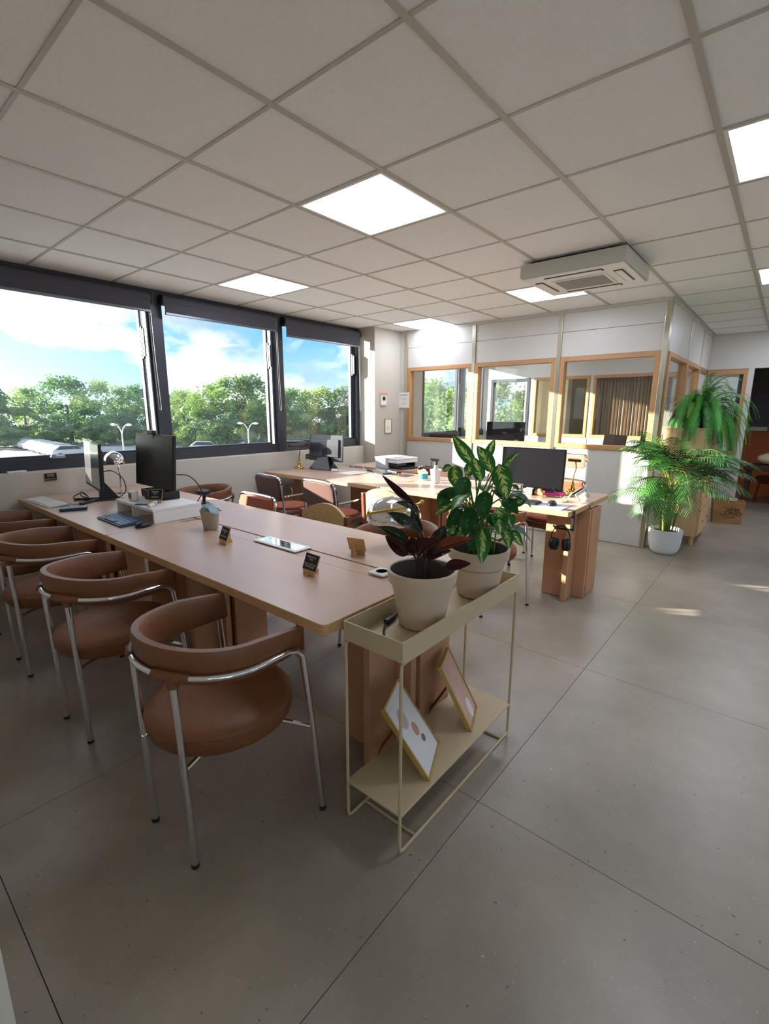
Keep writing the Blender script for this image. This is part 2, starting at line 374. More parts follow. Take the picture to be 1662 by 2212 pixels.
# ---- near wall end, camera-side walls, right wall
struct(MB().box(-3.75, .47, -.80, -.60, 0, H+.04).build('wall_near', WALLW))
struct(MB().box(.27, .47, -3.0, -.80, 0, H+.04).build('wall_corridor', WALLW))
wb = sempty('wall_back', 'cream wall with windows behind the camera')
MB().box(.27, 4.0, -3.15, -3.0, 0, .93).build('parapet', WALLW, wb); MB().box(.27, 4.0, -3.15, -3.0, 2.30, H+.04).build('head_trim', WALLW, wb)
for k in range(4): MB().box(.27+k*1.217, .35+k*1.217, -3.15, -3.0, .93, 2.30).build('post', DARKFR, wb)
for k in range(3): MB().box(.35+k*1.217, .27+(k+1)*1.217, -3.08, -3.072, .93, 2.30).build('pane', GLASS, wb)
wq = sempty('wall_right', 'cream wall with windows on the right, out of view')
MB().box(4.0, 4.15, -3.15, 11.0, 0, .93).build('parapet', WALLW, wq); MB().box(4.0, 4.15, -3.15, 11.0, 2.30, H+.04).build('head_trim', WALLW, wq); MB().box(4.0, 4.15, 7.6, 11.0, .93, 2.30).build('wall_end', WALLW, wq)
for k in range(9): MB().box(4.0, 4.15, -3.15+k*1.33, -3.07+k*1.33, .93, 2.30).build('post', DARKFR, wq)
for k in range(8): MB().box(4.07, 4.078, -3.07+k*1.33, -3.15+(k+1)*1.33, .93, 2.30).build('pane', GLASS, wq)

# ---- glazed partition (front), bays between aluminium posts
wf = sempty('wall_front', 'white panelled office partition with oak framed glazing')
Y0, Y1 = 4.79, 4.86
def glazed(parent, axis, a0, a1, z0, z1, c0, c1, wood=WOODFR, wdt=.048, mull=(), pane_mat=GLASS2):
    """a wood-framed fixed light: axis 'x' spans x at y in c0..c1; 'y' spans y at x in c0..c1"""
    def bx(b, p0, p1, q0, q1, e=.012, w0=None):
        if axis == 'x': b.box(p0, p1, c0-e, c1+e, q0, q1)
        else: b.box(c0-e, c1+e, p0, p1, q0, q1)
        return b
    bx(MB(), a0, a1, z0, z0+wdt).build('bottom_rail', wood, parent, bevel=.003)
    bx(MB(), a0, a1, z1-wdt, z1).build('top_rail', wood, parent, bevel=.003)
    bx(MB(), a0, a0+wdt, z0+wdt, z1-wdt).build('stile', wood, parent, bevel=.003)
    bx(MB(), a1-wdt, a1, z0+wdt, z1-wdt).build('stile', wood, parent, bevel=.003)
    for q in mull: bx(MB(), q-wdt/2, q+wdt/2, z0+wdt, z1-wdt).build('mullion', wood, parent, bevel=.003)
    cm = (c0+c1)/2; b = MB()
    if axis == 'x': b.box(a0+wdt-.004, a1-wdt+.004, cm-.004, cm+.004, z0+wdt-.004, z1-wdt+.004)
    else: b.box(cm-.004, cm+.004, a0+wdt-.004, a1-wdt+.004, z0+wdt-.004, z1-wdt+.004)
    b.build('pane', pane_mat, parent)
PX = [-3.19, -2.14, -1.082, -.055]
MB().box(-3.30, -3.205, Y0, Y1, 0, 2.43).build('panel', PANELW, wf, bevel=.002)
for q in PX: MB().box(q-.024, q+.024, Y0-.014, Y1+.014, 0, 2.43).build('post', ALU, wf, bevel=.003)
MB().box(-3.30, -.031, Y0, Y1, 2.432, H).build('head_rail', PANELW, wf)
for a, b in zip(PX[:-1], PX[1:]):
    a, b = a+.024, b-.024
    MB().box(a+.001, b-.001, Y0, Y1, .004, .998).build('panel', PANELW, wf, bevel=.002)
    MB().box(a+.001, b-.001, Y0, Y1, 1.982, 2.238).build('panel', PANELW, wf, bevel=.002)
    MB().box(a+.001, b-.001, Y0, Y1, 2.241, 2.43).build('panel', PANELW, wf, bevel=.002)
for k, (a, b) in enumerate(zip(PX[:-1], PX[1:])):
    ww = sempty('window_%d' % (6+k), ['oak framed glazing beside the pillar', 'middle oak framed glazing of the office', 'right oak framed glazing at the corner of the office'][k])
    glazed(ww, 'x', a+.025, b-.025, 1.0, 1.98, Y0, Y1)
# ---- side of the glazed office
ws = sempty('wall_side', 'white panelled side of the glazed office')
X0, X1 = -.098, -.031
MB().box(X0, X1, 4.862, 7.80, 2.432, H).build('head_rail', PANELW, ws)
SY = [4.90, 5.98, 6.96]
for a, b in ((4.875, 5.965), (5.995, 6.945), (6.975, 7.79)): MB().box(X0, X1, a, b, 1.984, 2.43).build('panel', PANELW, ws, bevel=.002)
for q in (5.98, 6.96): MB().box(X0-.01, X1+.01, q-.013, q+.013, 0, 2.43).build('post', ALU, ws, bevel=.002)
for a, b in ((4.875, 5.965), (5.995, 6.945)): MB().box(X0, X1, a, b, .004, .998).build('panel', PANELW, ws, bevel=.002)
ww = sempty('window_9', 'oak framed glazing behind the hanging fern'); glazed(ww, 'y', 4.878, 5.962, 1.0, 1.982, X0, X1)
ww = sempty('window_10', 'oak framed glazing farthest along the office side'); glazed(ww, 'y', 5.998, 6.942, 1.0, 1.982, X0, X1)
d1 = sempty('door_1', 'aluminium framed office door at the end of the side wall')
b = MB(); b.box(X0, X1, 6.98, 7.04, 0, 1.98); b.box(X0, X1, 7.70, 7.78, 0, 1.98); b.box(X0, X1, 7.04, 7.70, 1.92, 1.98); b.build('door_frame', ALU, d1)
MB().box(X0+.02, X1-.02, 7.042, 7.698, .01, 1.915).build('door_leaf', PANELW, d1)
# ---- rear wall of the office and of the passage
wr = sempty('wall_rear', 'white panelled rear partition')
Z0, Z1 = 7.80, 7.87
MB().box(-3.6, 4.0, Z0, Z1, 1.985, H+.02).build('panel', PANELW, wr)
for a, b in ((-3.60, -2.655), (-2.645, -1.635), (-1.625, -.035)): MB().box(a, b, Z0, Z1, 0, .968).build('panel', PANELW, wr, bevel=.002)
for a, b in ((-3.60, -3.462), (-2.69, -2.622), (-1.655, -1.602), (-.635, -.035)): MB().box(a, b, Z0, Z1, .97, 1.984).build('panel', PANELW, wr)
ww = sempty('window_11', 'dark framed opening light in the rear office wall'); glazed(ww, 'x', -3.46, -2.692, .97, 1.984, Z0, Z1, DARKFR, .055)
ww = sempty('window_12', 'oak framed glazing in the rear office wall, left'); glazed(ww, 'x', -2.62, -1.657, .97, 1.984, Z0, Z1)
ww = sempty('window_13', 'oak framed glazing in the rear office wall, in front of the curtain'); glazed(ww, 'x', -1.60, -.637, .97, 1.984, Z0, Z1)
d2 = sempty('door_2', 'oak framed frosted meeting room panel behind the fern')
FROST = M('frosted_film', 'C9CCC6', .55)
b = MB(); b.box(-.03, .44, Z0-.014, Z1+.014, 1.91, 1.98); b.box(.39, .44, Z0-.014, Z1+.014, .80, 1.91); b.box(-.03, .39, Z0-.014, Z1+.014, .80, .85); b.build('door_frame', WOODFR, d2, bevel=.003)
MB().box(-.03, .345, Z0+.03, Z0+.04, .85, 1.91).build('frosted_pane', FROST, d2)
MB().box(.345, .39, Z0+.02, Z0+.05, .85, 1.91).build('dark_edge', DARKFR, d2)
MB().box(-.03, .44, Z0, Z1, 0, .80).build('lower_panel', PANELW, d2)
lettering('MeetinG\nLab', .105, BLACKP, d2, (.17, Z0+.028, 1.52), (R(90), 0, 0), spacing=.9)
MB().box(.44, .505, Z0-.01, Z1+.01, 0, 1.984).build('panel', PANELW, wr)
MB().box(1.55, 4.0, Z0, Z1, 0, 1.984).build('panel', PANELW, wr)
# ---- room beyond the office
struct(MB().box(-3.6, 4.0, 10.6, 10.7, 0, H+.04).build('wall_far', WALLW))
struct(MB().box(.10, .16, 7.88, 10.6, 0, H+.04).build('wall_divider', WALLW))
struct(MB().box(-2.30, -2.22, 8.6, 10.6, 0, H+.04).build('wall_stub', WALLW))
# dim room through the doorway on the right
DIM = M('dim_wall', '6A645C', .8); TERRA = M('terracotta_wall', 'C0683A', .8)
struct(MB().box(.17, 2.6, 9.6, 9.7, 1.28, H).build('wall_lounge', DIM))
struct(MB().box(.17, 2.6, 9.58, 9.7, 0, 1.28).build('wall_lounge_dado', TERRA))
struct(MB().box(2.6, 2.7, 7.9, 9.7, 0, H).build('wall_lounge_right', DIM))
# ================================================================== ceiling fixtures
EMIT = M('led_diffuser', 'FFFFFF', .6, emit=('E2EBFF', PANEL_EMIT))
LIGHT_LABELS = ['square ceiling light panel nearest the middle window', 'large square ceiling light panel over the near desks', 'square ceiling light panel at the upper right, cut by the frame', 'small-looking ceiling light panel at the corner by the pillar', 'ceiling light panel half hidden behind the air conditioner', 'ceiling light panel right of the air conditioner', 'farthest ceiling light panel, at the right edge', 'office ceiling light panel beside the office windows', 'office ceiling light panel in the middle of the glazed office']
order = [0, 1, 2, 3, 4, 5, 6]
lp = None
for k, (x, y) in enumerate(LIGHTS):
    if lp is None:
        lp = thing('ceiling_light', LIGHT_LABELS[k], 'light', (x+.3, y+.3, H), 0, 'square ceiling light panels')
        b = MB(); o, i = .288, .272
        b.box(-o,o,-o,-i,-.002,.03); b.box(-o,o,i,o,-.002,.03); b.box(-o,-i,-i,i,-.002,.03); b.box(i,o,-i,i,-.002,.03); b.build('light_frame', WHITEP, lp)
        MB().box(-i, i, -i, i, .004, .012).build('diffuser', EMIT, lp)
    else: dup(lp, (x+.3, y+.3, H), 0, LIGHT_LABELS[k])
# air-conditioning cassette
t = thing('air_conditioner', 'white ceiling air conditioner cassette with a grey intake grille', 'air conditioner', (-.34, 3.21, H-.125))
b = MB(); b.box(-.36, .36, -.32, .32, .012, .105); b.build('casing', M('ac_casing', 'B9B8AC', .5), t, bevel=.006)
MB().box(-.30, .30, -.27, .27, .105, .125).build('shadow_gap_hanger', BLACKP, t)  # fills the gap under the ceiling, black for the shadow there
b = MB(); b.box(-.345, .345, -.305, .305, 0, .012); b.build('face_panel', WHITEP, t, bevel=.004)
MB().box(-.19, .19, -.15, .15, -.006, .0).build('grille_frame', WHITEP, t, bevel=.002)
GR = M('ac_grille', '9E9E98', .6)
for k in range(14): MB().box(-.17, .17, -.13+k*.0195, -.13+k*.0195+.010, -.009, -.005).build('grille_slat', GR, t)
for (a, b_, c, d) in ((-.20, .20, -.265, -.215), (-.20, .20, .215, .265), (-.305, -.245, -.17, .17), (.245, .305, -.17, .17)):
    f = MB().box(a, b_, c, d, -.003, .001).build('outlet', BLACKP, t)
    MB().box(a+.008, b_-.008, c+.008, d-.008, -.008, -.003).build('flap', WHITEP, f, bevel=.002)

# ================================================================== desks (two rows of two)
T = .74
def desk(x0, x1, y0, y1, label, group, trestles):
    t = thing('desk', label, 'desk', ((x0+x1)/2, (y0+y1)/2, 0), 0, group)
    hx, hy = (x1-x0)/2, (y1-y0)/2
    s = .052
    for nm, a, b in (('desktop', -hy, -s), ('desktop', s, hy)):
        q = MB(); q.box(-hx+.001, hx-.001, a, b, T-.036, T)
        o = q.build(nm, [PLY, LAMI], t)
        b_ = bmesh.new(); b_.from_mesh(o.data); b_.normal_update()
        ver = [e for e in b_.edges if abs(e.verts[0].co.z-e.verts[1].co.z) > .01]
        bmesh.ops.bevel(b_, geom=ver, offset=.02, segments=4, affect='EDGES', profile=.5)
        b_.normal_update()
        for f in b_.faces: f.material_index = 1 if f.normal.z > .9 else 0
        ed = [e for e in b_.edges if len(e.link_faces) == 2 and e.calc_face_angle(0) > R(60)]
        bmesh.ops.bevel(b_, geom=ed, offset=.002, segments=1, affect='EDGES')
        b_.to_mesh(o.data); b_.free()
    q = MB(); q.box(-hx+.012, hx-.012, -s+.006, s-.006, T-.022, T-.003); o = q.build('cable_cover', LAMI, t)
    MB().box(-hx+.03, hx-.03, -s-.03, s+.03, T-.056, T-.038).build('cable_tray', MDF, t)
    for c in trestles:
        c -= (x0+x1)/2
        for (a, b, p, q) in ((-.15, .025, -.117, -.083), (.025, .060, -.20, .06), (.060, .145, -.047, -.013), (.108, .142, .02, .24), (-.10, -.066, -.083, .20), (-.066, .108, .083, .117)):
            MB().box(c+a+.0005, c+b-.0005, p+.0005, q-.0005, .004, T-.057).build('leg_board', [MDF], t, bevel=.002)
    return t
desk(-1.79, -.07, .30, 1.28, 'near right wooden desk with reserved signs and the plant stand at its end', 'near row of desks', (-.20, -1.54))
desk(-3.485, -1.79, .30, 1.28, 'near left wooden desk under the tall black monitor', 'near row of desks', (-2.02, -3.25))
desk(-1.76, -.08, 2.54, 3.46, 'far right wooden desk with the headphones hooked on its edge', 'far row of desks', (-.215, -1.54))
desk(-3.445, -1.76, 2.54, 3.46, 'far left wooden desk by the window with the brass banker lamp', 'far row of desks', (-1.98, -3.2))

# ================================================================== barrel leather chairs
def barrel_chair(label, loc, rz, group):
    t = thing('barrel_chair', label, 'chair', loc, rz, group)
    # padded wrap-around band
    path = [Vector((.220, .165, .66)), Vector((.226, .09, .663)), Vector((.229, .0, .668))]
    for k in range(1, 24):
        a = R(-180*k/24); path.append(Vector((.229*math.cos(a), .229*math.sin(a), .668+.022*math.sin(-a)**2)))
    path += [Vector((-p.x, p.y, p.z)) for p in path[2::-1]]
    b = MB(); rings = []; n = len(path)
    for i, p in enumerate(path):
        tg = (path[min(i+1, n-1)]-path[max(i-1, 0)]).normalized(); side = Vector((tg.y, -tg.x, 0)).normalized()
        endk = min(1.0, .82+.18*min(i, n-1-i)/2)
        hh, tt = .056*endk, .019*endk
        rings.append([p + side*(tt*cx) + Vector((0,0,hh*cz)) + side*(-.008*cz) for cx, cz in ((-1,-.72),(-.55,-1),(.55,-1),(1,-.72),(1,0),(1,.72),(.55,1),(-.55,1),(-1,.72),(-1,0))])
    m_ = 10; b.add([q for r_ in rings for q in r_], [(i*m_+k, i*m_+(k+1)%m_, (i+1)*m_+(k+1)%m_, (i+1)*m_+k) for i in range(n-1) for k in range(m_)] + [tuple(range(m_-1,-1,-1)), tuple((n-1)*m_+k for k in range(m_))])
    b.build('backrest_band', LEATHER, t, smooth=True)
    # chrome rail hugging the band
    rail = [Vector((.252, .155, .612)), Vector((.247, .135, .636)), Vector((.248, .10, .646)), Vector((.253, .0, .648))]
    for k in range(1, 24):
        a = R(-180*k/24); rail.append(Vector((.255*math.cos(a), .255*math.sin(a), .648+.018*math.sin(-a)**2)))
    rail += [Vector((-p.x, p.y, p.z)) for p in rail[3::-1]]
    MB().tube(rail, .0105, 10).build('arm_rail', CHROME, t, smooth=True)
    for sx in (-1, 1):
        MB().tube([(sx*.252, .155, .612), (sx*.262, .175, .40), (sx*.274, .205, .012)], .0105, 10).build('leg', CHROME, t, smooth=True)
        MB().tube([(sx*.134, -.219, .645), (sx*.134, -.212, .40), (sx*.134, -.205, .012)], .0115, 10).build('leg', CHROME, t, smooth=True)
        MB().tube([(sx*.134, -.219, .630), (sx*.134, -.218, .668)], .0165, 10).build('leg_sleeve', LEATHER, t, smooth=True)
        sl = [Vector((.255*math.cos(R(a)), .255*math.sin(R(a)), .648+.018*math.sin(R(-a))**2)) for a in range(-73, -43, 5)]
        MB().tube([(sx*p.x, p.y, p.z) for p in sl], .0165, 10).build('rail_sleeve', LEATHER, t, smooth=True)
        for f in ((sx*.274, .205), (sx*.134, -.205)):
            MB().lathe([(.009, 0), (.0125, .002), (.0125, .012), (.011, .016)], 10, (f[0], f[1], 0)).build('foot_cap', BLACKP, t)
        MB().tube([(sx*.08, -.05, .365), (sx*.133, -.218, .345)], .008, 8).build('seat_strut', CHROME, t, smooth=True)
        MB().tube([(sx*.10, .08, .365), (sx*.263, .178, .345)], .008, 8).build('seat_strut', CHROME, t, smooth=True)
    pr = [(.0, .365), (.14, .365), (.20, .372), (.232, .386), (.240, .400), (.242, .434), (.2385, .4375), (.2405, .441), (.234, .451), (.205, .461), (.12, .468), (.0, .469)]
    MB().lathe([(max(r_, .0005), z) for r_, z in pr], 40).build('seat', LEATHER, t, smooth=True)
    return t
ch = barrel_chair('tan leather barrel chair in the foreground, nearest the plant stand', (-.415, .13, 0), 0, 'tan leather barrel chairs')
G = 'tan leather barrel chairs'
dup(ch, (-1.302, .13, 0), R(2), 'tan leather barrel chair second from the plant stand on the near side', G)
dup(ch, (-2.108, .128, 0), R(-2), 'tan leather barrel chair third from the plant stand on the near side', G)
dup(ch, (-2.86, .13, 0), R(3), 'tan leather barrel chair farthest along the near side, at the left edge', G)
dup(ch, (-2.93, 1.50, 0), R(176), 'tan leather barrel chair across the desk behind the white monitor riser', G)
dup(ch, (-.70, 1.455, 0), R(184), 'tan leather barrel chair across the desk behind the chrome desk lamp', G)
dup(ch, (-.625, 2.368, 0), R(-3), 'tan leather barrel chair beside the spotted plant, facing the far desk', G)

# ================================================================== chrome tube armchairs
BROWNF = M('brown_fabric', '5B3526', .85, noise=(120, .2), bump=(300, .2), sheen=.2)
ORANGEF = M('rust_fabric', 'A5532F', .85, noise=(120, .2), bump=(300, .2), sheen=.2)
def chrome_chair(label, loc, rz, group, back=BROWNF):
    t = thing('tube_armchair', label, 'chair', loc, rz, group)
    w = .225
    for sx in (-1, 1):
        MB().tube(smooth_path([(sx*w, -.20, .012), (sx*w, -.20, .40), (sx*w, -.215, .60), (sx*w, -.235, .74)], 4), .011, 8).build('leg', CHROME, t, smooth=True)
        MB().tube(smooth_path([(sx*(w+.022), .20, .012), (sx*(w+.022), .20, .45), (sx*(w+.022), .195, .585), (sx*(w+.022), .175, .612), (sx*(w+.022), .14, .618), (sx*(w+.022), -.10, .612), (sx*(w+.012), -.205, .605)], 4), .011, 8).build('armrest', CHROME, t, smooth=True)
        for y in (-.20, .20): MB().lathe([(.01, 0), (.013, .003), (.013, .016)], 8, (sx*(w if y < 0 else w+.022), y, 0)).build('foot_cap', BLACKP, t)
        MB().tube([(sx*w, -.20, .41), (sx*(w+.020), .20, .41)], .009, 8).build('side_rail', CHROME, t, smooth=True)
    MB().tube(smooth_path([(-w, -.235, .74), (-w+.01, -.237, .77), (-w+.05, -.24, .788), (0, -.242, .792), (w-.05, -.24, .788), (w-.01, -.237, .77), (w, -.235, .74)], 4), .011, 8).build('top_rail', CHROME, t, smooth=True)
    rows = []
    for i in range(9):
        z = .56+.215*i/8; hw = (w-.014)*(1-.16*(1-min(1, i/3))**2)*(1 if i < 7 else (1-.05*(i-6)))
        rows.append((z, hw, -.212-.028*i/8))
    b = MB(); fr = [[(hw*math.sin(R(90*(j-6)/6)), y+.02+.012*math.cos(R(90*(j-6)/6)), z) for j in range(13)] for z, hw, y in rows]
    bk = [[(hw*math.sin(R(90*(j-6)/6)), y-.012-.008*math.cos(R(90*(j-6)/6)), z) for j in range(12, -1, -1)] for z, hw, y in rows]
    b.grid([f+k+[f[0]] for f, k in zip(fr, bk)])
    b.add(fr[-1]+bk[-1], [tuple(range(26))]); b.add(fr[0]+bk[0], [tuple(range(25, -1, -1))])
    b.build('backrest', back, t, smooth=True)
    MB().box(-w+.01, w-.01, -.20, .225, .40, .455).build('seat', BROWNF, t, bevel=.02, seg=3, smooth=True)
    MB().lathe([(.17, .455), (.185, .462), (.185, .478), (.15, .488), (.001, .492)], 28).build('seat_pad', ORANGEF, t, smooth=True)
    return t
g2 = 'chrome tube armchairs'
cc_ = chrome_chair('chrome tube armchair with a brown back nearest the window wall at the far desk', (-2.80, 2.36, 0), R(-6), g2)
dup(cc_, (-2.16, 2.42, 0), R(-4), 'chrome tube armchair with a brown back in front of the far desk, half sunlit', g2)
cb = chrome_chair('chrome tube armchair with a rust orange back tucked behind the near desk', (-2.0, 1.18, 0), R(178), g2, ORANGEF)
dup(cb, (-.60, 3.53, 0), R(176), 'chrome tube armchair with a rust back behind the far desk, beside the right brass lamp', g2)
dup(cc_, (-1.14, 3.60, 0), R(181), 'chrome tube armchair hidden behind the far desk, legs showing under it', g2)
dup(cc_, (-1.98, 3.52, 0), R(180), 'dark chrome tube armchair under the far edge of the far left desk', g2)

# ================================================================== woven-back wooden chairs
CANE = M('woven_straw', 'C9A97A', .8, noise=(180, .25), bump=(140, .6))
TEAK = M('teak', '7A4124', .5, noise=(8, .15), stretch=(4, 4, 14))
def woven_chair(label, loc, rz, group):
    t = thing('woven_chair', label, 'chair', loc, rz, group)
    w = .215
    for sx in (-1, 1):
        MB().obox((sx*w, -.205, .37), (.03, .04, .75), (R(3), 0, 0)).build('leg', TEAK, t, bevel=.005)
        MB().obox((sx*w, .19, .225), (.034, .034, .45)).build('leg', TEAK, t, bevel=.005)
        MB().box(sx*w-.012, sx*w+.012, -.17, .175, .39, .435).build('side_rail', TEAK, t, bevel=.003)
    MB().box(-w+.018, w-.018, .178, .202, .39, .435).build('front_rail', TEAK, t, bevel=.003)
    rows = []
    for i in range(7):
        f = i/6; r_ = []
        for j in range(15):
            s = -1+2*j/14; top = .735+.065*(1-s*s); z = .50+(top-.50)*f
            r_.append((s*(w-.014), -.195-.012*f-.035*(1-s*s), z))
        rows.append(r_)
    b = MB(); b.grid(rows); b.grid([[(p[0], p[1]-.022, p[2]) for p in reversed(r_)] for r_ in rows])
    nt_ = len(rows[0]); top = rows[-1]
    b.grid([top, [(p[0], p[1]-.022, p[2]) for p in top]]); bot = rows[0]; b.grid([[(p[0], p[1]-.022, p[2]) for p in bot], bot])
    b.build('backrest', CANE, t, smooth=True)
    MB().box(-w+.014, w-.014, -.185, .176, .425, .45).build('seat', CANE, t, bevel=.01)
    return t
g3 = 'woven-back wooden chairs'
wc = woven_chair('straw-backed wooden chair tucked behind the near desk', (-1.32, 1.24, 0), R(180), g3)
dup(wc, (-1.435, 2.44, 0), 0, 'straw-backed wooden chair with a sunlit back at the far desk', g3)
# ================================================================== plant stand
t = thing('plant_stand', 'beige metal plant stand with a tray top and a lower shelf', 'plant stand', (.07, .755, 0))
hx, hy = .12, .39
b = MB(); th = .004
b.box(-hx, hx, -hy, hy, .678, .682); b.box(-hx, -hx+th, -hy, hy, .682, .743); b.box(hx-th, hx, -hy, hy, .682, .743); b.box(-hx+th, hx-th, -hy, -hy+th, .682, .743); b.box(-hx+th, hx-th, hy-th, hy, .682, .743)
b.build('tray', BEIGEM, t)
MB().box(-hx, hx, -hy, hy, .142, .150).build('shelf', BEIGEM, t, bevel=.002)
r_ = .0055
for sx in (-1, 1):
    pts = [(sx*(hx-.006), -hy+.02, .673), (sx*(hx-.006), -hy+.006, .668), (sx*(hx-.006), -hy+.003, .65), (sx*(hx-.006), -hy+.003, .03), (sx*(hx-.006), -hy+.006, .010), (sx*(hx-.006), -hy+.022, .006)]
    if sx > 0: lowp = [(sx*(hx-.006), hy-.022, .006), (sx*(hx-.006), hy-.006, .010), (sx*(hx-.006), hy-.003, .03), (sx*(hx-.006), hy-.003, .65), (sx*(hx-.006), hy-.006, .668), (sx*(hx-.006), hy-.02, .673)]
    else: lowp = [(sx*(hx-.006), hy-.022, .006), (sx*(hx-.006), hy-.006, .010), (sx*(hx-.006), hy-.003, .03), (sx*(hx-.006), hy-.003, .65), (sx*(hx-.006), hy-.006, .668), (sx*(hx-.006), hy-.02, .673)]
    MB().tube(pts+lowp, r_, 8, closed=False).build('wire_loop', BEIGEM, t, smooth=True)
    MB().tube([(sx*(hx-.006), -hy+.01, .673), (sx*(hx-.006), hy-.01, .673)], r_, 8).build('top_wire', BEIGEM, t, smooth=True)
for y in (-hy+.09, hy-.06): MB().tube([(-hx+.006, y, .006), (hx-.006, y, .006)], .005, 8).build('cross_wire', BEIGEM, t, smooth=True)
# black lamp switch and cord lying in the tray
t = thing('inline_switch', 'black inline cord switch lying in the tray beside the near pot', 'switch', (0, 0, 0))
MB().tube(smooth_path([(.075, .43, .686), (.03, .47, .688), (-.005, .53, .692), (-.02, .60, .692), (-.03, .70, .70), (-.045, .80, .735)], 5), .0035, 6).build('cord', BLACKP, t, smooth=True)
MB().obox((-.012, .555, .694), (.022, .065, .020), (0, 0, R(12))).build('switch_body', BLACKP, t, bevel=.006, smooth=True)

# ================================================================== framed prints on the shelf
GOLDF = M('gold_frame', 'BFA25C', .35, .6)
BLUSH = M('blush_print', 'C9A393', .7, noise=(8, .12)); MATT = M('print_paper', 'D8D8DA', .55, coat=.2)
def print_frame(label, P0, edir, w, h, lean, shapes, mat, back):
    """P0: bottom corner on the shelf, edir: direction of the bottom edge"""
    a = math.atan2(edir[1], edir[0]); t = thing('framed_print', label, 'picture', P0, a, 'framed prints on the stand shelf')
    # local: x along bottom edge, leaning toward +y
    rot = Matrix.Rotation(-lean, 4, 'X')
    f = .008; d = .016
    b = MB(); b.box(0, f, 0, d, 0, h); b.box(w-f, w, 0, d, 0, h); b.box(f, w-f, 0, d, 0, f); b.box(f, w-f, 0, d, h-f, h); b.xform(rot); b.build('frame', GOLDF, t)
    b = MB(); b.box(f, w-f, .004, .010, f, h-f); b.xform(rot); b.build('print', mat, t)
    for (cx, cy, rr, sq, mt_) in shapes:
        b = MB(); b.prism([(cx+rr*math.cos(R(k*18)), cy+rr*sq*math.sin(R(k*18))) for k in range(20)], 0, .0008)
        b.xform(rot @ Matrix.Translation((0, .0038, 0)) @ Matrix.Rotation(R(90), 4, 'X')); b.build('printed_shape', mt_, t)
    yb = h*.62*math.sin(lean); zb = h*.62*math.cos(lean); fy = yb+.105
    b = MB(); b.add([(w*.42, yb+.015, zb), (w*.58, yb+.015, zb), (w*.68, fy, .002), (w*.32, fy, .002), (w*.42, yb+.019, zb), (w*.58, yb+.019, zb), (w*.68, fy+.004, .002), (w*.32, fy+.004, .002)], [(0,1,2,3),(7,6,5,4),(0,4,5,1),(1,5,6,2),(2,6,7,3),(3,7,4,0)])
    b.build('easel_back', back, t)
    return t
BRN = M('brown_card', '7D4A2E', .8)
ed = Vector((-.409, .912, 0)).normalized()
print_frame('gold framed print with pastel dots leaning on the stand shelf', (.178, .545, .151), ed, .205, .30, R(34), [(.075, .205, .030, 1.25, M('dot_taupe', 'B7A79E', .7)), (.115, .135, .020, 1.3, M('dot_clay', 'B98B7A', .7)), (.13, .085, .014, 1.0, M('dot_grey', '6D6A68', .7))], MATT, BRN)
print_frame('gold framed blush print standing toward the back of the shelf', (.158, .865, .151), Vector((-.37, .93, 0)).normalized(), .175, .292, R(27), [(.10, .05, .028, 1.5, M('dot_pale', 'D9D4D2', .7))], BLUSH, BRN)

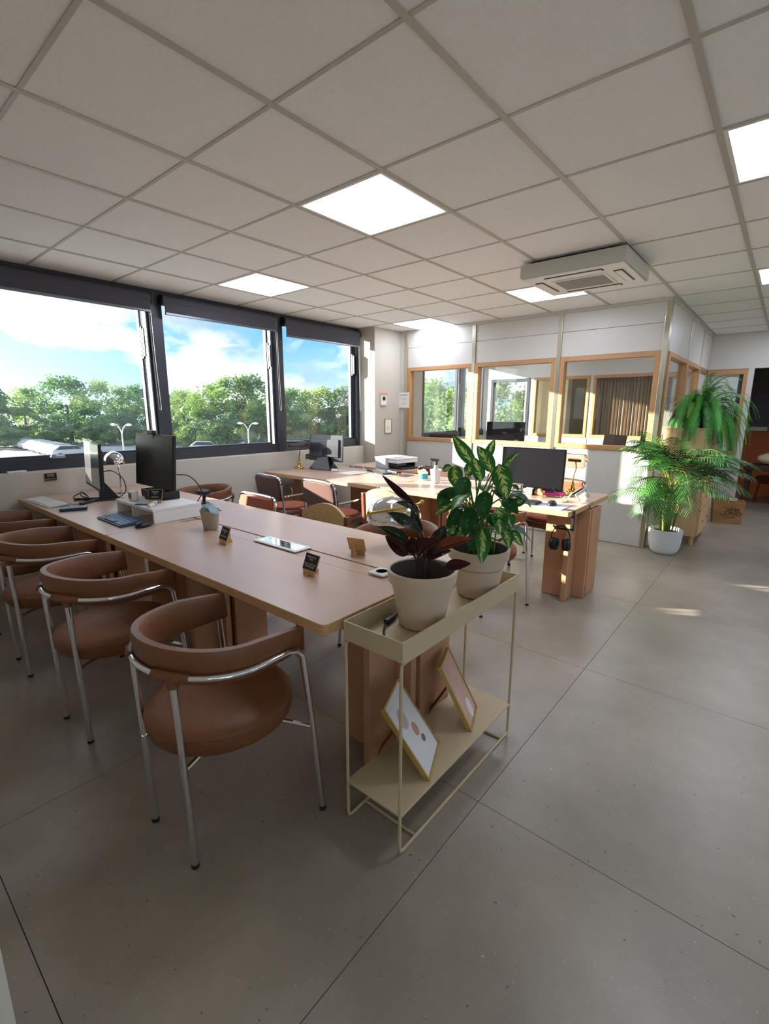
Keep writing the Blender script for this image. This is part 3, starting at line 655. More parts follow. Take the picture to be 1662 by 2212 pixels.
# ================================================================== leaves
def leaf_material(name, dark, light, amount, streak=14.0, rough=.38):
    mt = bpy.data.materials.new(name); mt.use_nodes = True; t = mt.node_tree; b = t.nodes['Principled BSDF']; ln = t.links.new
    uv = t.nodes.new('ShaderNodeUVMap'); uv.uv_map = 'UVMap'; sp = t.nodes.new('ShaderNodeSeparateXYZ'); ln(uv.outputs[0], sp.inputs[0])
    # distance from the midrib
    s1 = t.nodes.new('ShaderNodeMath'); s1.operation = 'SUBTRACT'; s1.inputs[1].default_value = .5; ln(sp.outputs[1], s1.inputs[0])
    ab = t.nodes.new('ShaderNodeMath'); ab.operation = 'ABSOLUTE'; ln(s1.outputs[0], ab.inputs[0])
    # herringbone: u - |v|
    hb = t.nodes.new('ShaderNodeMath'); hb.operation = 'MULTIPLY_ADD'; hb.inputs[1].default_value = -.7; ln(ab.outputs[0], hb.inputs[0]); ln(sp.outputs[0], hb.inputs[2])
    cm = t.nodes.new('ShaderNodeCombineXYZ'); ln(hb.outputs[0], cm.inputs[0]); 
    sc = t.nodes.new('ShaderNodeMath'); sc.operation = 'MULTIPLY'; sc.inputs[1].default_value = .25; ln(sp.outputs[1], sc.inputs[0]); ln(sc.outputs[0], cm.inputs[1])
    g = t.nodes.new('ShaderNodeObjectInfo'); ln(g.outputs['Random'], cm.inputs[2])
    n = t.nodes.new('ShaderNodeTexNoise'); n.inputs['Scale'].default_value = streak; n.inputs['Detail'].default_value = 3; ln(cm.outputs[0], n.inputs[0])
    fa = t.nodes.new('ShaderNodeMapRange'); fa.inputs[1].default_value = .05; fa.inputs[2].default_value = .46; fa.inputs[3].default_value = amount; fa.inputs[4].default_value = amount-.38; ln(ab.outputs[0], fa.inputs[0])
    ad = t.nodes.new('ShaderNodeMath'); ad.operation = 'ADD'; ln(n.outputs[0], ad.inputs[0]); ln(fa.outputs[0], ad.inputs[1])
    r = t.nodes.new('ShaderNodeValToRGB'); r.color_ramp.elements[0].position = .53; r.color_ramp.elements[1].position = .64
    r.color_ramp.elements[0].color = (*lin(dark), 1); r.color_ramp.elements[1].color = (*lin(light), 1); ln(ad.outputs[0], r.inputs[0]); ln(r.outputs[0], b.inputs['Base Color'])
    b.inputs['Roughness'].default_value = rough; b.inputs['Specular IOR Level'].default_value = .4
    tl = t.nodes.new('ShaderNodeBsdfTranslucent'); ln(r.outputs[0], tl.inputs[0]); mx = t.nodes.new('ShaderNodeMixShader'); mx.inputs[0].default_value = .3
    ln(b.outputs[0], mx.inputs[1]); ln(tl.outputs[0], mx.inputs[2]); ln(mx.outputs[0], t.nodes['Material Output'].inputs[0])
    return mt
DIEF = leaf_material('spotted_leaf', '2A6E24', 'CBDC7C', .14)
DIEF2 = leaf_material('deep_green_leaf', '1B5420', '64A040', -.03)
CALM = leaf_material('maroon_leaf', '33120F', '52231B', -.05)
CALS = leaf_material('striped_leaf', '1E2A17', '8F9670', .0, 26)
CALD = leaf_material('dry_leaf', '6E3520', '9A5A3A', .0)
def leaf_mesh(base, tip, width, normal=(0,0,1), droop=.12, fold=.25, roll=0.0, n=9, m=5, pow_=.75):
    """lance-shaped leaf from base to tip: curved, folded along its midrib"""
    base, tip = Vector(base), Vector(tip); ax = tip-base; Ln = ax.length; ax = ax.normalized()
    nr = Vector(normal); nr = (nr-ax*nr.dot(ax)).normalized(); sd = ax.cross(nr)
    if roll: q = Matrix.Rotation(roll, 3, ax); nr = q @ nr; sd = q @ sd
    rows = []
    for i in range(n+1):
        u = i/n; c = base+ax*(Ln*u)+nr*(droop*Ln*math.sin(math.pi*u)); hw = width/2*(math.sin(math.pi*min(.999, u**pow_))**.8)+.0008
        rows.append([c+sd*(hw*s)+nr*(fold*hw*abs(s)+.06*hw*math.sin(9*u+2*s)) for s in [2*k/(m-1)-1 for k in range(m)]])
    return MB().grid(rows, uv=True)
def pot(parent, r0, r1, h, mat, rim=.045):
    b = MB(); b.lathe([(r0*.9, 0), (r0, .006), (r0+(r1-r0)*(1-rim/h)*.80, h-rim), (r1-.004, h-rim+.004), (r1, h-.004), (r1-.003, h), (r1-.010, h-.002), (r1-.0105, h-.03), (r1-.020, h-.075)], 40)
    q = MB(); q.lathe([(r1-.024, h-.078), (r1-.0165, h-.03), (r1-.0125, h-.006), (r1-.0115, h-.006), (r1-.0150, h-.03), (r1-.0225, h-.078)], 40); q.build('inner_shade', M('pot_inner_shade', '4A4038', .6), parent, smooth=True)  # deep shade inside the pot, put in as a dark inner shell
    return b.build('pot', mat, parent, smooth=True)

# ---- spotted dumb cane in the rear pot
rng = random.Random(11)
o = Vector((.088, .985, .6825))
t = thing('potted_plant', 'spotted green leafy plant in the rear taupe pot on the stand', 'plant', o)
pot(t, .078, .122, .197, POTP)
MB().lathe([(.082, .105), (.0955, .125), (.06, .134), (.001, .137)], 24).build('soil', SOIL, t, smooth=True)
DIEF_LEAVES = [((-0.014, -0.035, 0.515), (-0.114, -0.035, 0.625), 0.05), ((0.07, -0.055, 0.499), (0.003, -0.055, 0.593), 0.056), ((0.02, -0.015, 0.545), (0.052, -0.015, 0.617), 0.034), ((0.092, -0.005, 0.508), (0.151, -0.005, 0.574), 0.03), ((0.099, -0.065, 0.534), (0.147, -0.085, 0.415), 0.07), ((0.057, -0.085, 0.297), (0.085, -0.135, 0.176), 0.062), ((0.037, -0.075, 0.466), (0.001, -0.085, 0.557), 0.05), ((-0.101, -0.035, 0.512), (-0.075, -0.055, 0.421), 0.06), ((-0.111, -0.035, 0.502), (-0.147, -0.055, 0.487), 0.035), ((-0.054, -0.035, 0.48), (-0.008, -0.015, 0.526), 0.05), ((-0.114, -0.035, 0.414), (-0.164, -0.055, 0.342), 0.055), ((-0.068, -0.025, 0.405), (-0.166, -0.055, 0.392), 0.045), ((-0.081, -0.035, 0.368), (-0.168, -0.065, 0.311), 0.04), ((-0.047, -0.055, 0.348), (-0.099, -0.085, 0.272), 0.05), ((0.129, -0.055, 0.303), (0.165, -0.085, 0.238), 0.045), ((0.133, -0.025, 0.289), (0.186, -0.015, 0.235), 0.04), ((0.136, -0.005, 0.382), (0.179, 0.015, 0.41), 0.035), ((0.112, -0.085, 0.374), (0.141, -0.115, 0.291), 0.06), ((-0.002, -0.065, 0.365), (-0.004, -0.105, 0.255), 0.06), ((0.058, -0.075, 0.434), (0.07, -0.105, 0.337), 0.06), ((-0.032, -0.055, 0.475), (-0.061, -0.085, 0.387), 0.06), ((0.104, -0.035, 0.4), (0.17, -0.035, 0.357), 0.05), ((0.086, -0.085, 0.353), (0.126, -0.105, 0.312), 0.05), ((-0.06, -0.065, 0.311), (-0.07, -0.095, 0.223), 0.05), ((0.102, 0.015, 0.339), (0.124, 0.015, 0.289), 0.05), ((0.033, -0.085, 0.275), (0.024, -0.115, 0.209), 0.05)]
CAL_LEAVES = [((-0.037, -0.0, 0.406), (-0.212, 0.04, 0.491), 0.024, 0), ((-0.009, -0.02, 0.328), (-0.107, -0.06, 0.384), 0.036, 1), ((-0.028, -0.04, 0.291), (-0.116, -0.1, 0.342), 0.03, 1), ((-0.029, -0.04, 0.248), (-0.097, -0.08, 0.309), 0.05, 0), ((0.001, -0.05, 0.261), (-0.002, -0.06, 0.319), 0.045, 0), ((0.02, -0.05, 0.255), (0.105, -0.06, 0.325), 0.055, 0), ((0.054, 0.0, 0.272), (0.171, 0.04, 0.324), 0.035, 2), ((0.136, -0.07, 0.251), (0.206, -0.04, 0.268), 0.03, 0), ((0.022, 0.04, 0.278), (0.047, 0.06, 0.343), 0.045, 1), ((0.008, 0.02, 0.247), (0.03, 0.04, 0.32), 0.05, 2), ((-0.048, 0.04, 0.372), (-0.102, -0.02, 0.415), 0.03, 1), ((-0.005, -0.0, 0.322), (-0.048, -0.0, 0.395), 0.032, 1), ((0.023, -0.02, 0.244), (0.098, 0.02, 0.273), 0.04, 0)]

def stem_to(parent, p, mat, r0=.004, r1=.0025, root=(0, 0, .125), bend=.35):
    root = Vector(root); p = Vector(p); mid = root.lerp(p, .55)+Vector((0, 0, bend*.12))
    mid.x = root.x+(p.x-root.x)*.35; mid.y = root.y+(p.y-root.y)*.35
    pts = smooth_path([root, mid, p], 5); n = len(pts)
    MB().tube(pts, [r0+(r1-r0)*i/(n-1) for i in range(n)], 6).build('stem', mat, parent, smooth=True)
STEMG = M('green_stem', '5E8A3F', .5)
VIEW = Vector((.45, -.8, .45))
leaves = [(Vector(a), Vector(b), w_) for a, b, w_ in DIEF_LEAVES]
for k in range(34):       # fuller body of the plant
    a = rng.uniform(0, 2*math.pi); rr = rng.uniform(.03, .12); z = rng.uniform(.24, .46)
    b_ = Vector((rr*math.cos(a), rr*math.sin(a), z)); ln_ = rng.uniform(.07, .105)
    el = rng.uniform(-.9, .35)
    leaves.append((b_, b_+Vector((math.cos(a)*math.cos(el), math.sin(a)*math.cos(el), math.sin(el)))*ln_, rng.uniform(.045, .062)))
for k, (a, b_, w_) in enumerate(leaves):
    nr = VIEW+Vector((rng.uniform(-.4, .4), rng.uniform(-.4, .4), rng.uniform(-.1, .5)))
    if k >= len(DIEF_LEAVES): nr = Vector((0, 0, 1))+Vector((a.x, a.y, 0))*3
    lf = leaf_mesh(a, b_, w_*1.0, nr, rng.uniform(.04, .14), rng.uniform(.1, .3)).build('leaf', DIEF if (k < 10 or rng.random() < .45) else DIEF2, t, smooth=True)
    if k % 2 == 0 or k < 12: stem_to(t, a, STEMG, root=(rng.uniform(-.05, .05), rng.uniform(-.05, .05), .125))

# ---- dark calathea in the near pot
o = Vector((.075, .62, .6825))
t = thing('potted_plant', 'wilting maroon and striped leafy plant in the near taupe pot', 'plant', o)
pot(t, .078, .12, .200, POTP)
MB().lathe([(.080, .09), (.094, .115), (.06, .122), (.001, .124)], 24).build('soil', SOIL, t, smooth=True)
STEMD = M('maroon_stem', '3E2A1F', .6)
for k, (a, b_, w_, kind) in enumerate(CAL_LEAVES):
    nr = VIEW+Vector((rng.uniform(-.5, .5), rng.uniform(-.3, .3), rng.uniform(-.2, .4)))
    leaf_mesh(a, b_, w_*1.1, nr, rng.choice((-.08, .1, .16)), rng.uniform(.4, .9)).build('leaf', (CALM, CALS, CALD)[kind], t, smooth=True)
    stem_to(t, a, STEMD, .0028, .002, root=(rng.uniform(-.02, .03), rng.uniform(-.02, .02), .115))
for k in range(6):
    a = rng.uniform(0, 6.28); p = (.07*math.cos(a), .07*math.sin(a), rng.uniform(.2, .3))
    stem_to(t, p, STEMD, .0028, .0015, root=(rng.uniform(-.02, .03), rng.uniform(-.02, .02), .115))

# ================================================================== right-hand corner: palm, cabinet, fern, bag
PALMG = M('palm_leaf', '245A22', .45, noise=(6, .3)); PALML = M('palm_leaf_light', '3F7A2C', .45, noise=(6, .3)); CANEG = M('palm_cane', '6F7A35', .5, noise=(10, .2))
def frond_mesh(base, az, el, length, curl, nl, ll, lw, mat, name='frond', sag=.5, droop_l=.35, kink=.0):
    """arching rachis with paired leaflets"""
    d = Vector((math.cos(az)*math.cos(el), math.sin(az)*math.cos(el), math.sin(el))); p = Vector(base); pts = [p.copy()]; n = 16
    for i in range(n):
        d = (d+Vector((0, 0, -curl/n*(1+1.5*i/n)))).normalized(); p = p+d*(length/n); pts.append(p.copy())
    b = MB(); b.cur = 1; b.tube(pts, [.0045*(1-.8*i/n) for i in range(n+1)], 5); b.cur = 0
    for i in range(nl):
        f = .22+.78*i/(nl-1); q = f*n; k = min(int(q), n-1); c = pts[k].lerp(pts[k+1], q-k); tg = (pts[k+1]-pts[k]).normalized()
        side = tg.cross(Vector((0, 0, 1))); side = side.normalized() if side.length > 1e-3 else Vector((1, 0, 0))
        L_ = ll*(math.sin(math.pi*(.12+.80*f))**.7)*(.9+.2*((i*7) % 5)/5)
        for sg in (-1, 1):
            dr = (side*sg*.8+tg*(.55+.5*f)).normalized(); r_ = []
            up = Vector((0, 0, 1)); wv = tg
            for s in range(5):
                u = s/4; cc_ = c+dr*(L_*u)+up*(.10*L_*u-droop_l*L_*u*u); hw = lw*(.55+.9*u-1.42*u*u)+.0004
                r_.append([cc_-wv*hw, cc_+wv*hw])
            b.grid(r_)
    return b
rng = random.Random(5)
t = thing('potted_palm', 'areca palm in a white ribbed pot at the office corner', 'plant', (.155, 4.745, 0))
pr = [(.08, 0), (.100, .004), (.122, .03), (.138, .08), (.146, .14), (.150, .20), (.151, .245), (.146, .250), (.139, .246), (.136, .21)]
b = MB(); pr2 = []
for i in range(len(pr)-4):
    for k in range(4):
        u = k/4; r_ = pr[i][0]*(1-u)+pr[i+1][0]*u; z = pr[i][1]*(1-u)+pr[i+1][1]*u; pr2.append((r_+(.0012 if k % 2 else -.0012), z))
b.lathe(pr2+pr[-4:], 40).build('pot', M('white_ribbed_pot', 'E4E6E8', .45), t, smooth=True)
MB().lathe([(.130, .17), (.137, .215), (.09, .222), (.001, .224)], 24).build('soil', SOIL, t, smooth=True)
for k in range(14):
    a = rng.uniform(0, 6.28); r0 = rng.uniform(.01, .07); r1 = r0+rng.uniform(.01, .06); hgt = rng.uniform(.46, .68)
    MB().tube(smooth_path([(r0*math.cos(a), r0*math.sin(a), .20), ((r0+r1)/2*math.cos(a), (r0+r1)/2*math.sin(a), hgt*.7), (r1*math.cos(a), r1*math.sin(a), hgt+.1)], 4), [.009-.004*i/8 for i in range(9)], 6).build('cane', CANEG, t, smooth=True)
for k in range(52):
    az = rng.uniform(214, 395) if k % 3 else rng.uniform(222, 285); a = R(az); el = rng.uniform(.35, 1.25); ln_ = rng.uniform(.44, .64)
    if az > 310: el = .45+.5*el
    if az < 245 and k % 2: el, ln_ = rng.uniform(1.0, 1.25), rng.uniform(.6, .72)
    if az < 226 or az > 395: ln_ *= .75
    rb = rng.uniform(.03, .09); base = (rb*math.cos(a), rb*math.sin(a), .52+.24*el+rng.uniform(-.06, .05))
    frond_mesh(base, a, el, ln_, rng.uniform(.65, 1.25), 18, .205, .0082, PALMG, droop_l=.42).build('frond', [PALMG if k % 3 else PALML, CANEG], t, smooth=False)
# cabinet
t = thing('cabinet', 'tall pine chest of drawers under the hanging fern', 'cabinet', (.17, 5.56, 0))
MB().box(-.20, .185, -.36, .40, .10, 1.215).build('body', M('cabinet_side', 'DDB68A', .55, noise=(2, .05)), t, bevel=.003)
MB().box(-.205, .21, -.365, .405, 1.215, 1.235).build('top_board', PINE, t, bevel=.003)
for k in range(4):
    z0 = .115+k*.275; dr = MB().box(.1855, .207, -.35, .39, z0, z0+.262).build('drawer', PINE, t, bevel=.003)
    for y in (-.15, .19): MB().tube([(.207, y, z0+.13), (.225, y, z0+.13)], .014, 12).build('knob', STEEL, dr, smooth=True)
for sx in (-.16, .15):
    for y in (-.30, .34): MB().lathe([(.018, .0), (.024, .10)], 12, (sx, y, 0)).build('foot', PINE, t)
# fern on the cabinet
FERNG = M('fern_leaf', '3E9430', .5, noise=(5, .35)); FERND = M('fern_leaf_dark', '2A7426', .5, noise=(5, .3)); FERNY = M('fern_leaf_yellow', '7FA23A', .5, noise=(5, .2))
t = thing('potted_fern', 'bushy bright green fern spilling over the pine cabinet', 'plant', (.20, 5.50, 1.2355))
MB().lathe([(.08, 0), (.09, .01), (.11, .13), (.113, .14), (.105, .14), (.10, .11)], 28).build('pot', M('fern_pot', '3A3A36', .6), t, smooth=True)
for k in range(270):
    a = rng.uniform(0, 6.28); el = rng.uniform(.35, 1.5); ln_ = rng.uniform(.42, .66)
    if math.cos(a) > .2: ln_ *= 1.15
    if math.cos(a) < -.4: ln_ *= .62
    frond_mesh((.03*math.cos(a), .03*math.sin(a), .12), a, el, ln_, rng.uniform(1.7, 3.3), 26, .052, .0052, FERNG, droop_l=.15).build('frond', [(FERNG, FERND, FERNG, FERNY)[k % 4 if k % 12 == 3 or k % 4 != 3 else 0], STEMG], t)
# paper bag
KRAFT = M('kraft_paper', 'A77B49', .8, noise=(5, .14), bump=(14, .35)); KBL = M('bag_print', '3A2A1E', .8)
t = thing('paper_bag', 'brown kraft paper carrier bag standing on the floor by the doorway', 'bag', (.50, 6.80, 0), R(14))
rows = []
for i in range(8):
    f = i/7; z = .298*f; hw, hd = .150+.022*f, .075+.01*f; wob = .006*math.sin(9*f)
    rows.append([(-hw, -hd+wob, z), (-hw*.3, -hd-.004+wob, z), (hw*.4, -hd+.003-wob, z), (hw, -hd, z), (hw+.004, -hd*.2, z), (hw-.018*f, 0, z), (hw+.004, hd*.5, z), (hw, hd, z), (0, hd+.005, z), (-hw, hd, z), (-hw-.003, hd*.4, z), (-hw+.03*f, 0, z), (-hw-.004, -hd*.5, z), (-hw, -hd+wob, z)])
b = MB(); b.grid(rows); b.grid([[(p[0]*.985, p[1]*.97, p[2]) for p in reversed(r_)] for r_ in rows]); b.add([(-.150, -.075, .003), (.150, -.075, .003), (.150, .075, .003), (-.150, .075, .003)], [(0, 1, 2, 3)]); b.build('bag_body', KRAFT, t)
for y in (-.078, .080): MB().tube(smooth_path([(-.055, y, .27), (-.05, y, .31), (-.03, y, .338), (0, y, .345), (.03, y, .338), (.05, y, .31), (.055, y, .27)], 4), .0035, 6).build('handle', KRAFT, t, smooth=True)
lettering('BeNe\nBONO', .074, KBL, t, (.03, -.0865, .16), (R(90), 0, 0), spacing=.72)
b = MB(); b.box(-.04, .085, -.0852, -.0846, .088, .091); b.box(-.04, .085, -.0852, -.0846, .078, .081); b.build('printed_line', KBL, t)
MB().obox((.05, .02, .265), (.09, .012, .10), (R(8), 0, R(5))).build('receipt', PAPER, t)
# ================================================================== things on the desks
ZT = T+.0005
def monitor(label, loc, rz, w, h, zb, base='v', tilt=0.0, scr=SCREEN, bezel=BLACKP, webcam=False, logo=None, depth=.035):
    """screen faces local -y; loc on the surface it stands on; zb: bottom of the screen above it"""
    t = thing('monitor', label, 'monitor', loc, rz, 'computer monitors')
    rot = Matrix.Translation((0, 0, zb+h/2)) @ Matrix.Rotation(tilt, 4, 'X') @ Matrix.Translation((0, 0, -h/2))
    b = MB(); b.box(-w/2, w/2, 0, .018, 0, h); b.box(-w/2+.05, w/2-.05, .018, depth, .05, h-.05); b.xform(rot); b.build('housing', bezel, t, bevel=.004)
    b = MB(); e = .010; b.box(-w/2+e, w/2-e, -.0015, .0005, .02, h-e); b.xform(rot); b.build('screen', scr, t)
    b = MB(); b.box(-.03, .03, depth-.008, depth+.012, max(0.01, .006), zb+h*.5); b.build('neck', BLACKP, t, bevel=.004)
    if base == 'v':
        for sx in (-1, 1):
            MB().tube([(0, .03, .012), (sx*.12, -.12, .008)], [.013, .010], 8).build('foot', BLACKP, t, smooth=True)
        MB().box(-.05, .05, .0, .13, .001, .014).build('base', BLACKP, t, bevel=.004)
        b = MB(); b.add([(-.03, depth+.005, .012), (.03, depth+.005, .012), (.03, .155, .006), (-.03, .155, .006), (-.03, depth+.005, .17), (.03, depth+.005, .17)], [(0, 1, 2, 3), (0, 3, 4), (1, 5, 2), (4, 3, 2, 5), (0, 4, 5, 1)]); b.build('brace', BLACKP, t)
    elif base == 'wedge':
        b = MB(); pr = [(.16, -.06), (.16, .10), (-.16, .10), (-.16, -.06)]
        b.add([(-.17, -.02, .001), (.17, -.02, .001), (.17, .13, .001), (-.17, .13, .001), (-.07, .03, .15), (.07, .03, .15), (.07, .06, .15), (-.07, .06, .15)], [(0, 3, 2, 1), (4, 5, 6, 7), (0, 1, 5, 4), (1, 2, 6, 5), (2, 3, 7, 6), (3, 0, 4, 7)]); b.build('base', BLACKG, t, bevel=.006)
    else:
        MB().lathe([(.10, .001), (.11, .004), (.108, .012), (.04, .02)], 28, (0, .03, 0), 1.1, .9).build('base', BLACKG, t, smooth=True)
    if webcam:
        b = MB(); b.obox((0, .004, zb+h+.012), (.085, .028, .026)); b.obox((0, .02, zb+h-.012), (.03, .02, .04)); b.build('webcam', BLACKP, t, bevel=.006)
    if logo:
        b = MB(); b.box(-.03, .03, -.003, -.0012, .004, .013); b.xform(rot); b.build('badge', M('badge', 'B9B6C8', .3, .6), t)
    return t
monitor('thin monitor seen nearly edge-on beside the chrome dome lamp', (-2.93, .655, ZT), R(-9.5), .56, .335, .098, 'v', R(-3), scr=M('matte_screen', '1A1B20', .34, spec=1.0, coat=1.0))
monitor('tall black monitor with a webcam on the white riser', (-2.19, .775, .8305), R(0), .535, .345, .075, 'round', R(-5), webcam=True)
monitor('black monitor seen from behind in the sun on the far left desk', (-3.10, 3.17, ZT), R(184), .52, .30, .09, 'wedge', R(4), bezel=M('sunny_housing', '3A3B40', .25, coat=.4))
monitor('black monitor in front of the glass-shaded brass lamp', (-.60, 3.10, ZT), R(1), .53, .335, .035, 'round', R(-3), logo=True, bezel=BLACKG)

def keyboard(label, loc, rz, w, d, body, keym, rows=5, cols=15, h=.012):
    t = thing('keyboard', label, 'keyboard', loc, rz)
    MB().obox((0, 0, h/2+.001), (w, d, h), (R(2), 0, 0)).build('case', body, t, bevel=.004)
    b = MB(); kw, kd = (w-.016)/cols, (d-.014)/rows
    for i in range(rows):
        for j in range(cols):
            if i == 0 and 4 <= j <= 9:
                if j == 4: b.obox((-w/2+.008+kw*7, -d/2+.007+kd*(i+.5), h+.004), (kw*6-.003, kd-.003, .005), (R(2), 0, 0))
                continue
            b.obox((-w/2+.008+kw*(j+.5), -d/2+.007+kd*(i+.5), h+.003+(i-rows/2)*kd*.035), (kw-.003, kd-.003, .005), (R(2), 0, 0))
    b.build('keys', keym, t)
    return t
BLUEK = M('slate_blue_plastic', '24405F', .4); BLUEK2 = M('blue_keycap', '2D5079', .35)
keyboard('slim white keyboard at the window end of the near desk', (-3.10, .385, ZT), R(3), .46, .125, WHITEP, PAPER)
keyboard('slim dark blue keyboard beside the black mouse', (-2.085, .498, ZT), R(-1), .36, .15, BLUEK, BLUEK2)
keyboard('black keyboard on the pale desk mat of the far right desk', (-.475, 2.66, ZT+.004), R(-1), .26, .115, BLACKP, M('dark_keycap', '2C2C30', .4))
keyboard('black keyboard in the clutter in front of the printer', (-2.42, 3.32, ZT), R(-24), .42, .14, BLACKP, M('dark_keycap', '2C2C30', .4))
def mouse(label, loc, rz, s=1.0):
    t = thing('computer_mouse', label, 'mouse', loc, rz)
    b = MB(); n = 20
    pr = [(.030, .0), (.032, .006), (.031, .014), (.026, .024), (.016, .031), (.0005, .033)]
    b.lathe([(r_*s, z*s) for r_, z in pr], n, sx=1.0, sy=1.65); b.build('shell', BLACKP, t, smooth=True)
    MB().tube([(0, .022*s, .0295*s), (0, .034*s, .025*s)], .004*s, 8).build('wheel', GREYP, t)
    return t
mouse('black mouse beside the dark blue keyboard', (-1.83, .52, ZT), R(20), 1.0)
mouse('black mouse on the pale desk mat', (-.262, 2.69, ZT+.004), R(5), 1.0)
# phone / slim blue speaker
t = thing('smartphone', 'dark phone lying at the edge of the near desk beside the white keyboard', 'phone', (-2.665, .425, ZT), R(68))
MB().box(-.08, .08, -.032, .032, .001, .020).build('phone_body', BLUEK, t, bevel=.006); MB().box(-.076, .076, -.029, .029, .0195, .0212).build('phone_screen', M('pale_screen', '9FB4CC', .2), t)
# white riser
t = thing('monitor_riser', 'white two-bay monitor riser on the near desk', 'riser', (-2.11, .74, ZT))
MB().box(-.265, .265, -.155, .155, .070, .0885).build('riser_top', WHITE, t, bevel=.003)
for x in (-.257, -.03, .257): MB().box(x-.008, x+.008, -.15, .15, .0, .0695).build('riser_side', WHITE, t, bevel=.002)
RZ = T+.0895
t = thing('desk_clock', 'small white cube clock on the riser', 'clock', (-2.235, .645, RZ), R(-4))
MB().box(-.034, .034, -.022, .022, 0, .062).build('clock_body', WHITEP, t, bevel=.008, seg=3, smooth=True); MB().box(-.024, .024, -.0235, -.0215, .014, .050).build('display', M('brown_display', '2A2424', .3), t)
t = thing('document_tray', 'black shallow desk tray on the riser behind the sign', 'tray', (-2.22, .815, RZ), R(-6))
b = MB(); b.box(-.15, .14, -.075, .072, 0, .006); b.box(-.15, -.144, -.075, .072, .006, .05); b.box(.134, .14, -.075, .072, .006, .05); b.box(-.144, .134, -.075, -.069, .006, .05); b.box(-.144, .134, .066, .072, .006, .05); b.build('tray_body', BLACKP, t)
tag(MB().box(-.12, .11, -.06, .058, 0, .012).build('notebook', BLUEK2), 'dark blue notebook inside the black tray', 'notebook').location = (-2.22, .815, RZ+.0065)
for k, (dx, dy, lab) in enumerate(((0, 0, 'white tube of hand cream on the riser behind the front edge'), (.05, -.035, 'second white tube lying at the riser front edge'))):
    t = thing('cream_tube', lab, 'tube', (-1.985+dx, .66+dy, RZ+.012), R(40))
    MB().tube([(0, -.045, 0), (0, .02, 0)], .0105, 12).build('tube_body', WHITEP, t, smooth=True); MB().tube([(0, .0205, 0), (0, .035, 0)], .010, 12).build('cap', M('cap_blue', '4C7DA8', .4), t, smooth=True)
tag(MB().obox((-2.03, .615, RZ+.004), (.10, .028, .007), (0, 0, R(28))).build('blue_case', M('teal_case', '2E5E7E', .4), bevel=.002), 'narrow teal case on the riser front edge', 'case')
# chalkboard signs
def chalk_sign(label, loc, rz, txt, w=.088, h=.070, ts=.0125, lean=R(22)):
    t = thing('chalkboard_sign', label, 'sign', loc, rz, 'little chalkboard reserved signs')
    rot = Matrix.Translation((0, .005, .020)) @ Matrix.Rotation(-lean, 4, 'X')
    b = MB(); b.box(-w/2, w/2, 0, .004, 0, h); b.xform(rot); b.build('backing', CORK, t, bevel=.0015)
    b = MB(); b.box(-w/2+.003, w/2-.003, -.0012, .0002, .003, h-.003); b.xform(rot); b.build('slate', CHALK, t)
    b = MB(); b.box(-.0025, .0025, -.012, .055, 0, .018); b.box(-.0025, .0025, .030, .048, .018, .050); b.build('stand_slat', CORK, t)
    b = MB(); b.box(-w*.42, w*.42, .004, .008, .0, .0195); b.build('stand_bar', CORK, t)
    if txt:
        me = text_mesh(txt, ts, 'CENTER', .95); me.materials.clear(); me.materials.append(CHALKW)
        o = part('lettering', me, t); o.matrix_local = rot @ Matrix.Translation((0, -.0018, h/2)) @ Matrix.Rotation(R(90), 4, 'X')
    return t
chalk_sign('chalkboard sign nearest the plant stand, written side to the camera', (-.468, .58, ZT), R(-3), 'RÉSERVÉ AU\nPASS\n-\nTHE COMPTOIR\nPROVISOIRE', ts=.0105)
chalk_sign('chalkboard sign beside the grey bucket with the cloth', (-1.155, .61, ZT), R(-7), 'RÉSERVÉ AU\nPASS\n-\nPROVISOIRE', ts=.0105)
chalk_sign('chalkboard sign turned away, plain wooden back showing', (-.515, .935, ZT), R(196), '')
chalk_sign('chalkboard sign standing on the white riser', (-2.03, .685, RZ), R(42), 'RÉSERVÉ\nPASS\n-\nDIGITAL', ts=.012)
chalk_sign('chalkboard sign beside the white timer on the far right desk', (-.655, 2.96, ZT), R(10), 'RÉSERVÉ\nBUREAU\n-\nNOVEM 2', w=.085, ts=.013)
chalk_sign('chalkboard sign behind the teal tub, wooden back showing', (-1.80, 3.26, ZT), R(190), '')
for lab, y, z, tx in (('small chalkboard sign fixed under the leftmost window', .54, .882, 'RÉSERVÉ\nAU PASS\n-\nMARIE COLLI'), ('small chalkboard sign on the wall behind the far left monitor', 3.235, .855, 'RÉSERVÉ')):
    t = thing('wall_sign', lab, 'sign', (-3.4995, y, z), R(90)); MB().box(-.043, .043, -.005, 0, -.031, .031).build('backing', CORK, t); MB().box(-.041, .041, -.0062, -.0048, -.029, .029).build('slate', CHALK, t)
    lettering(tx, .0125, CHALKW, t, (0, -.0067, 0), (R(90), 0, 0), spacing=.95)
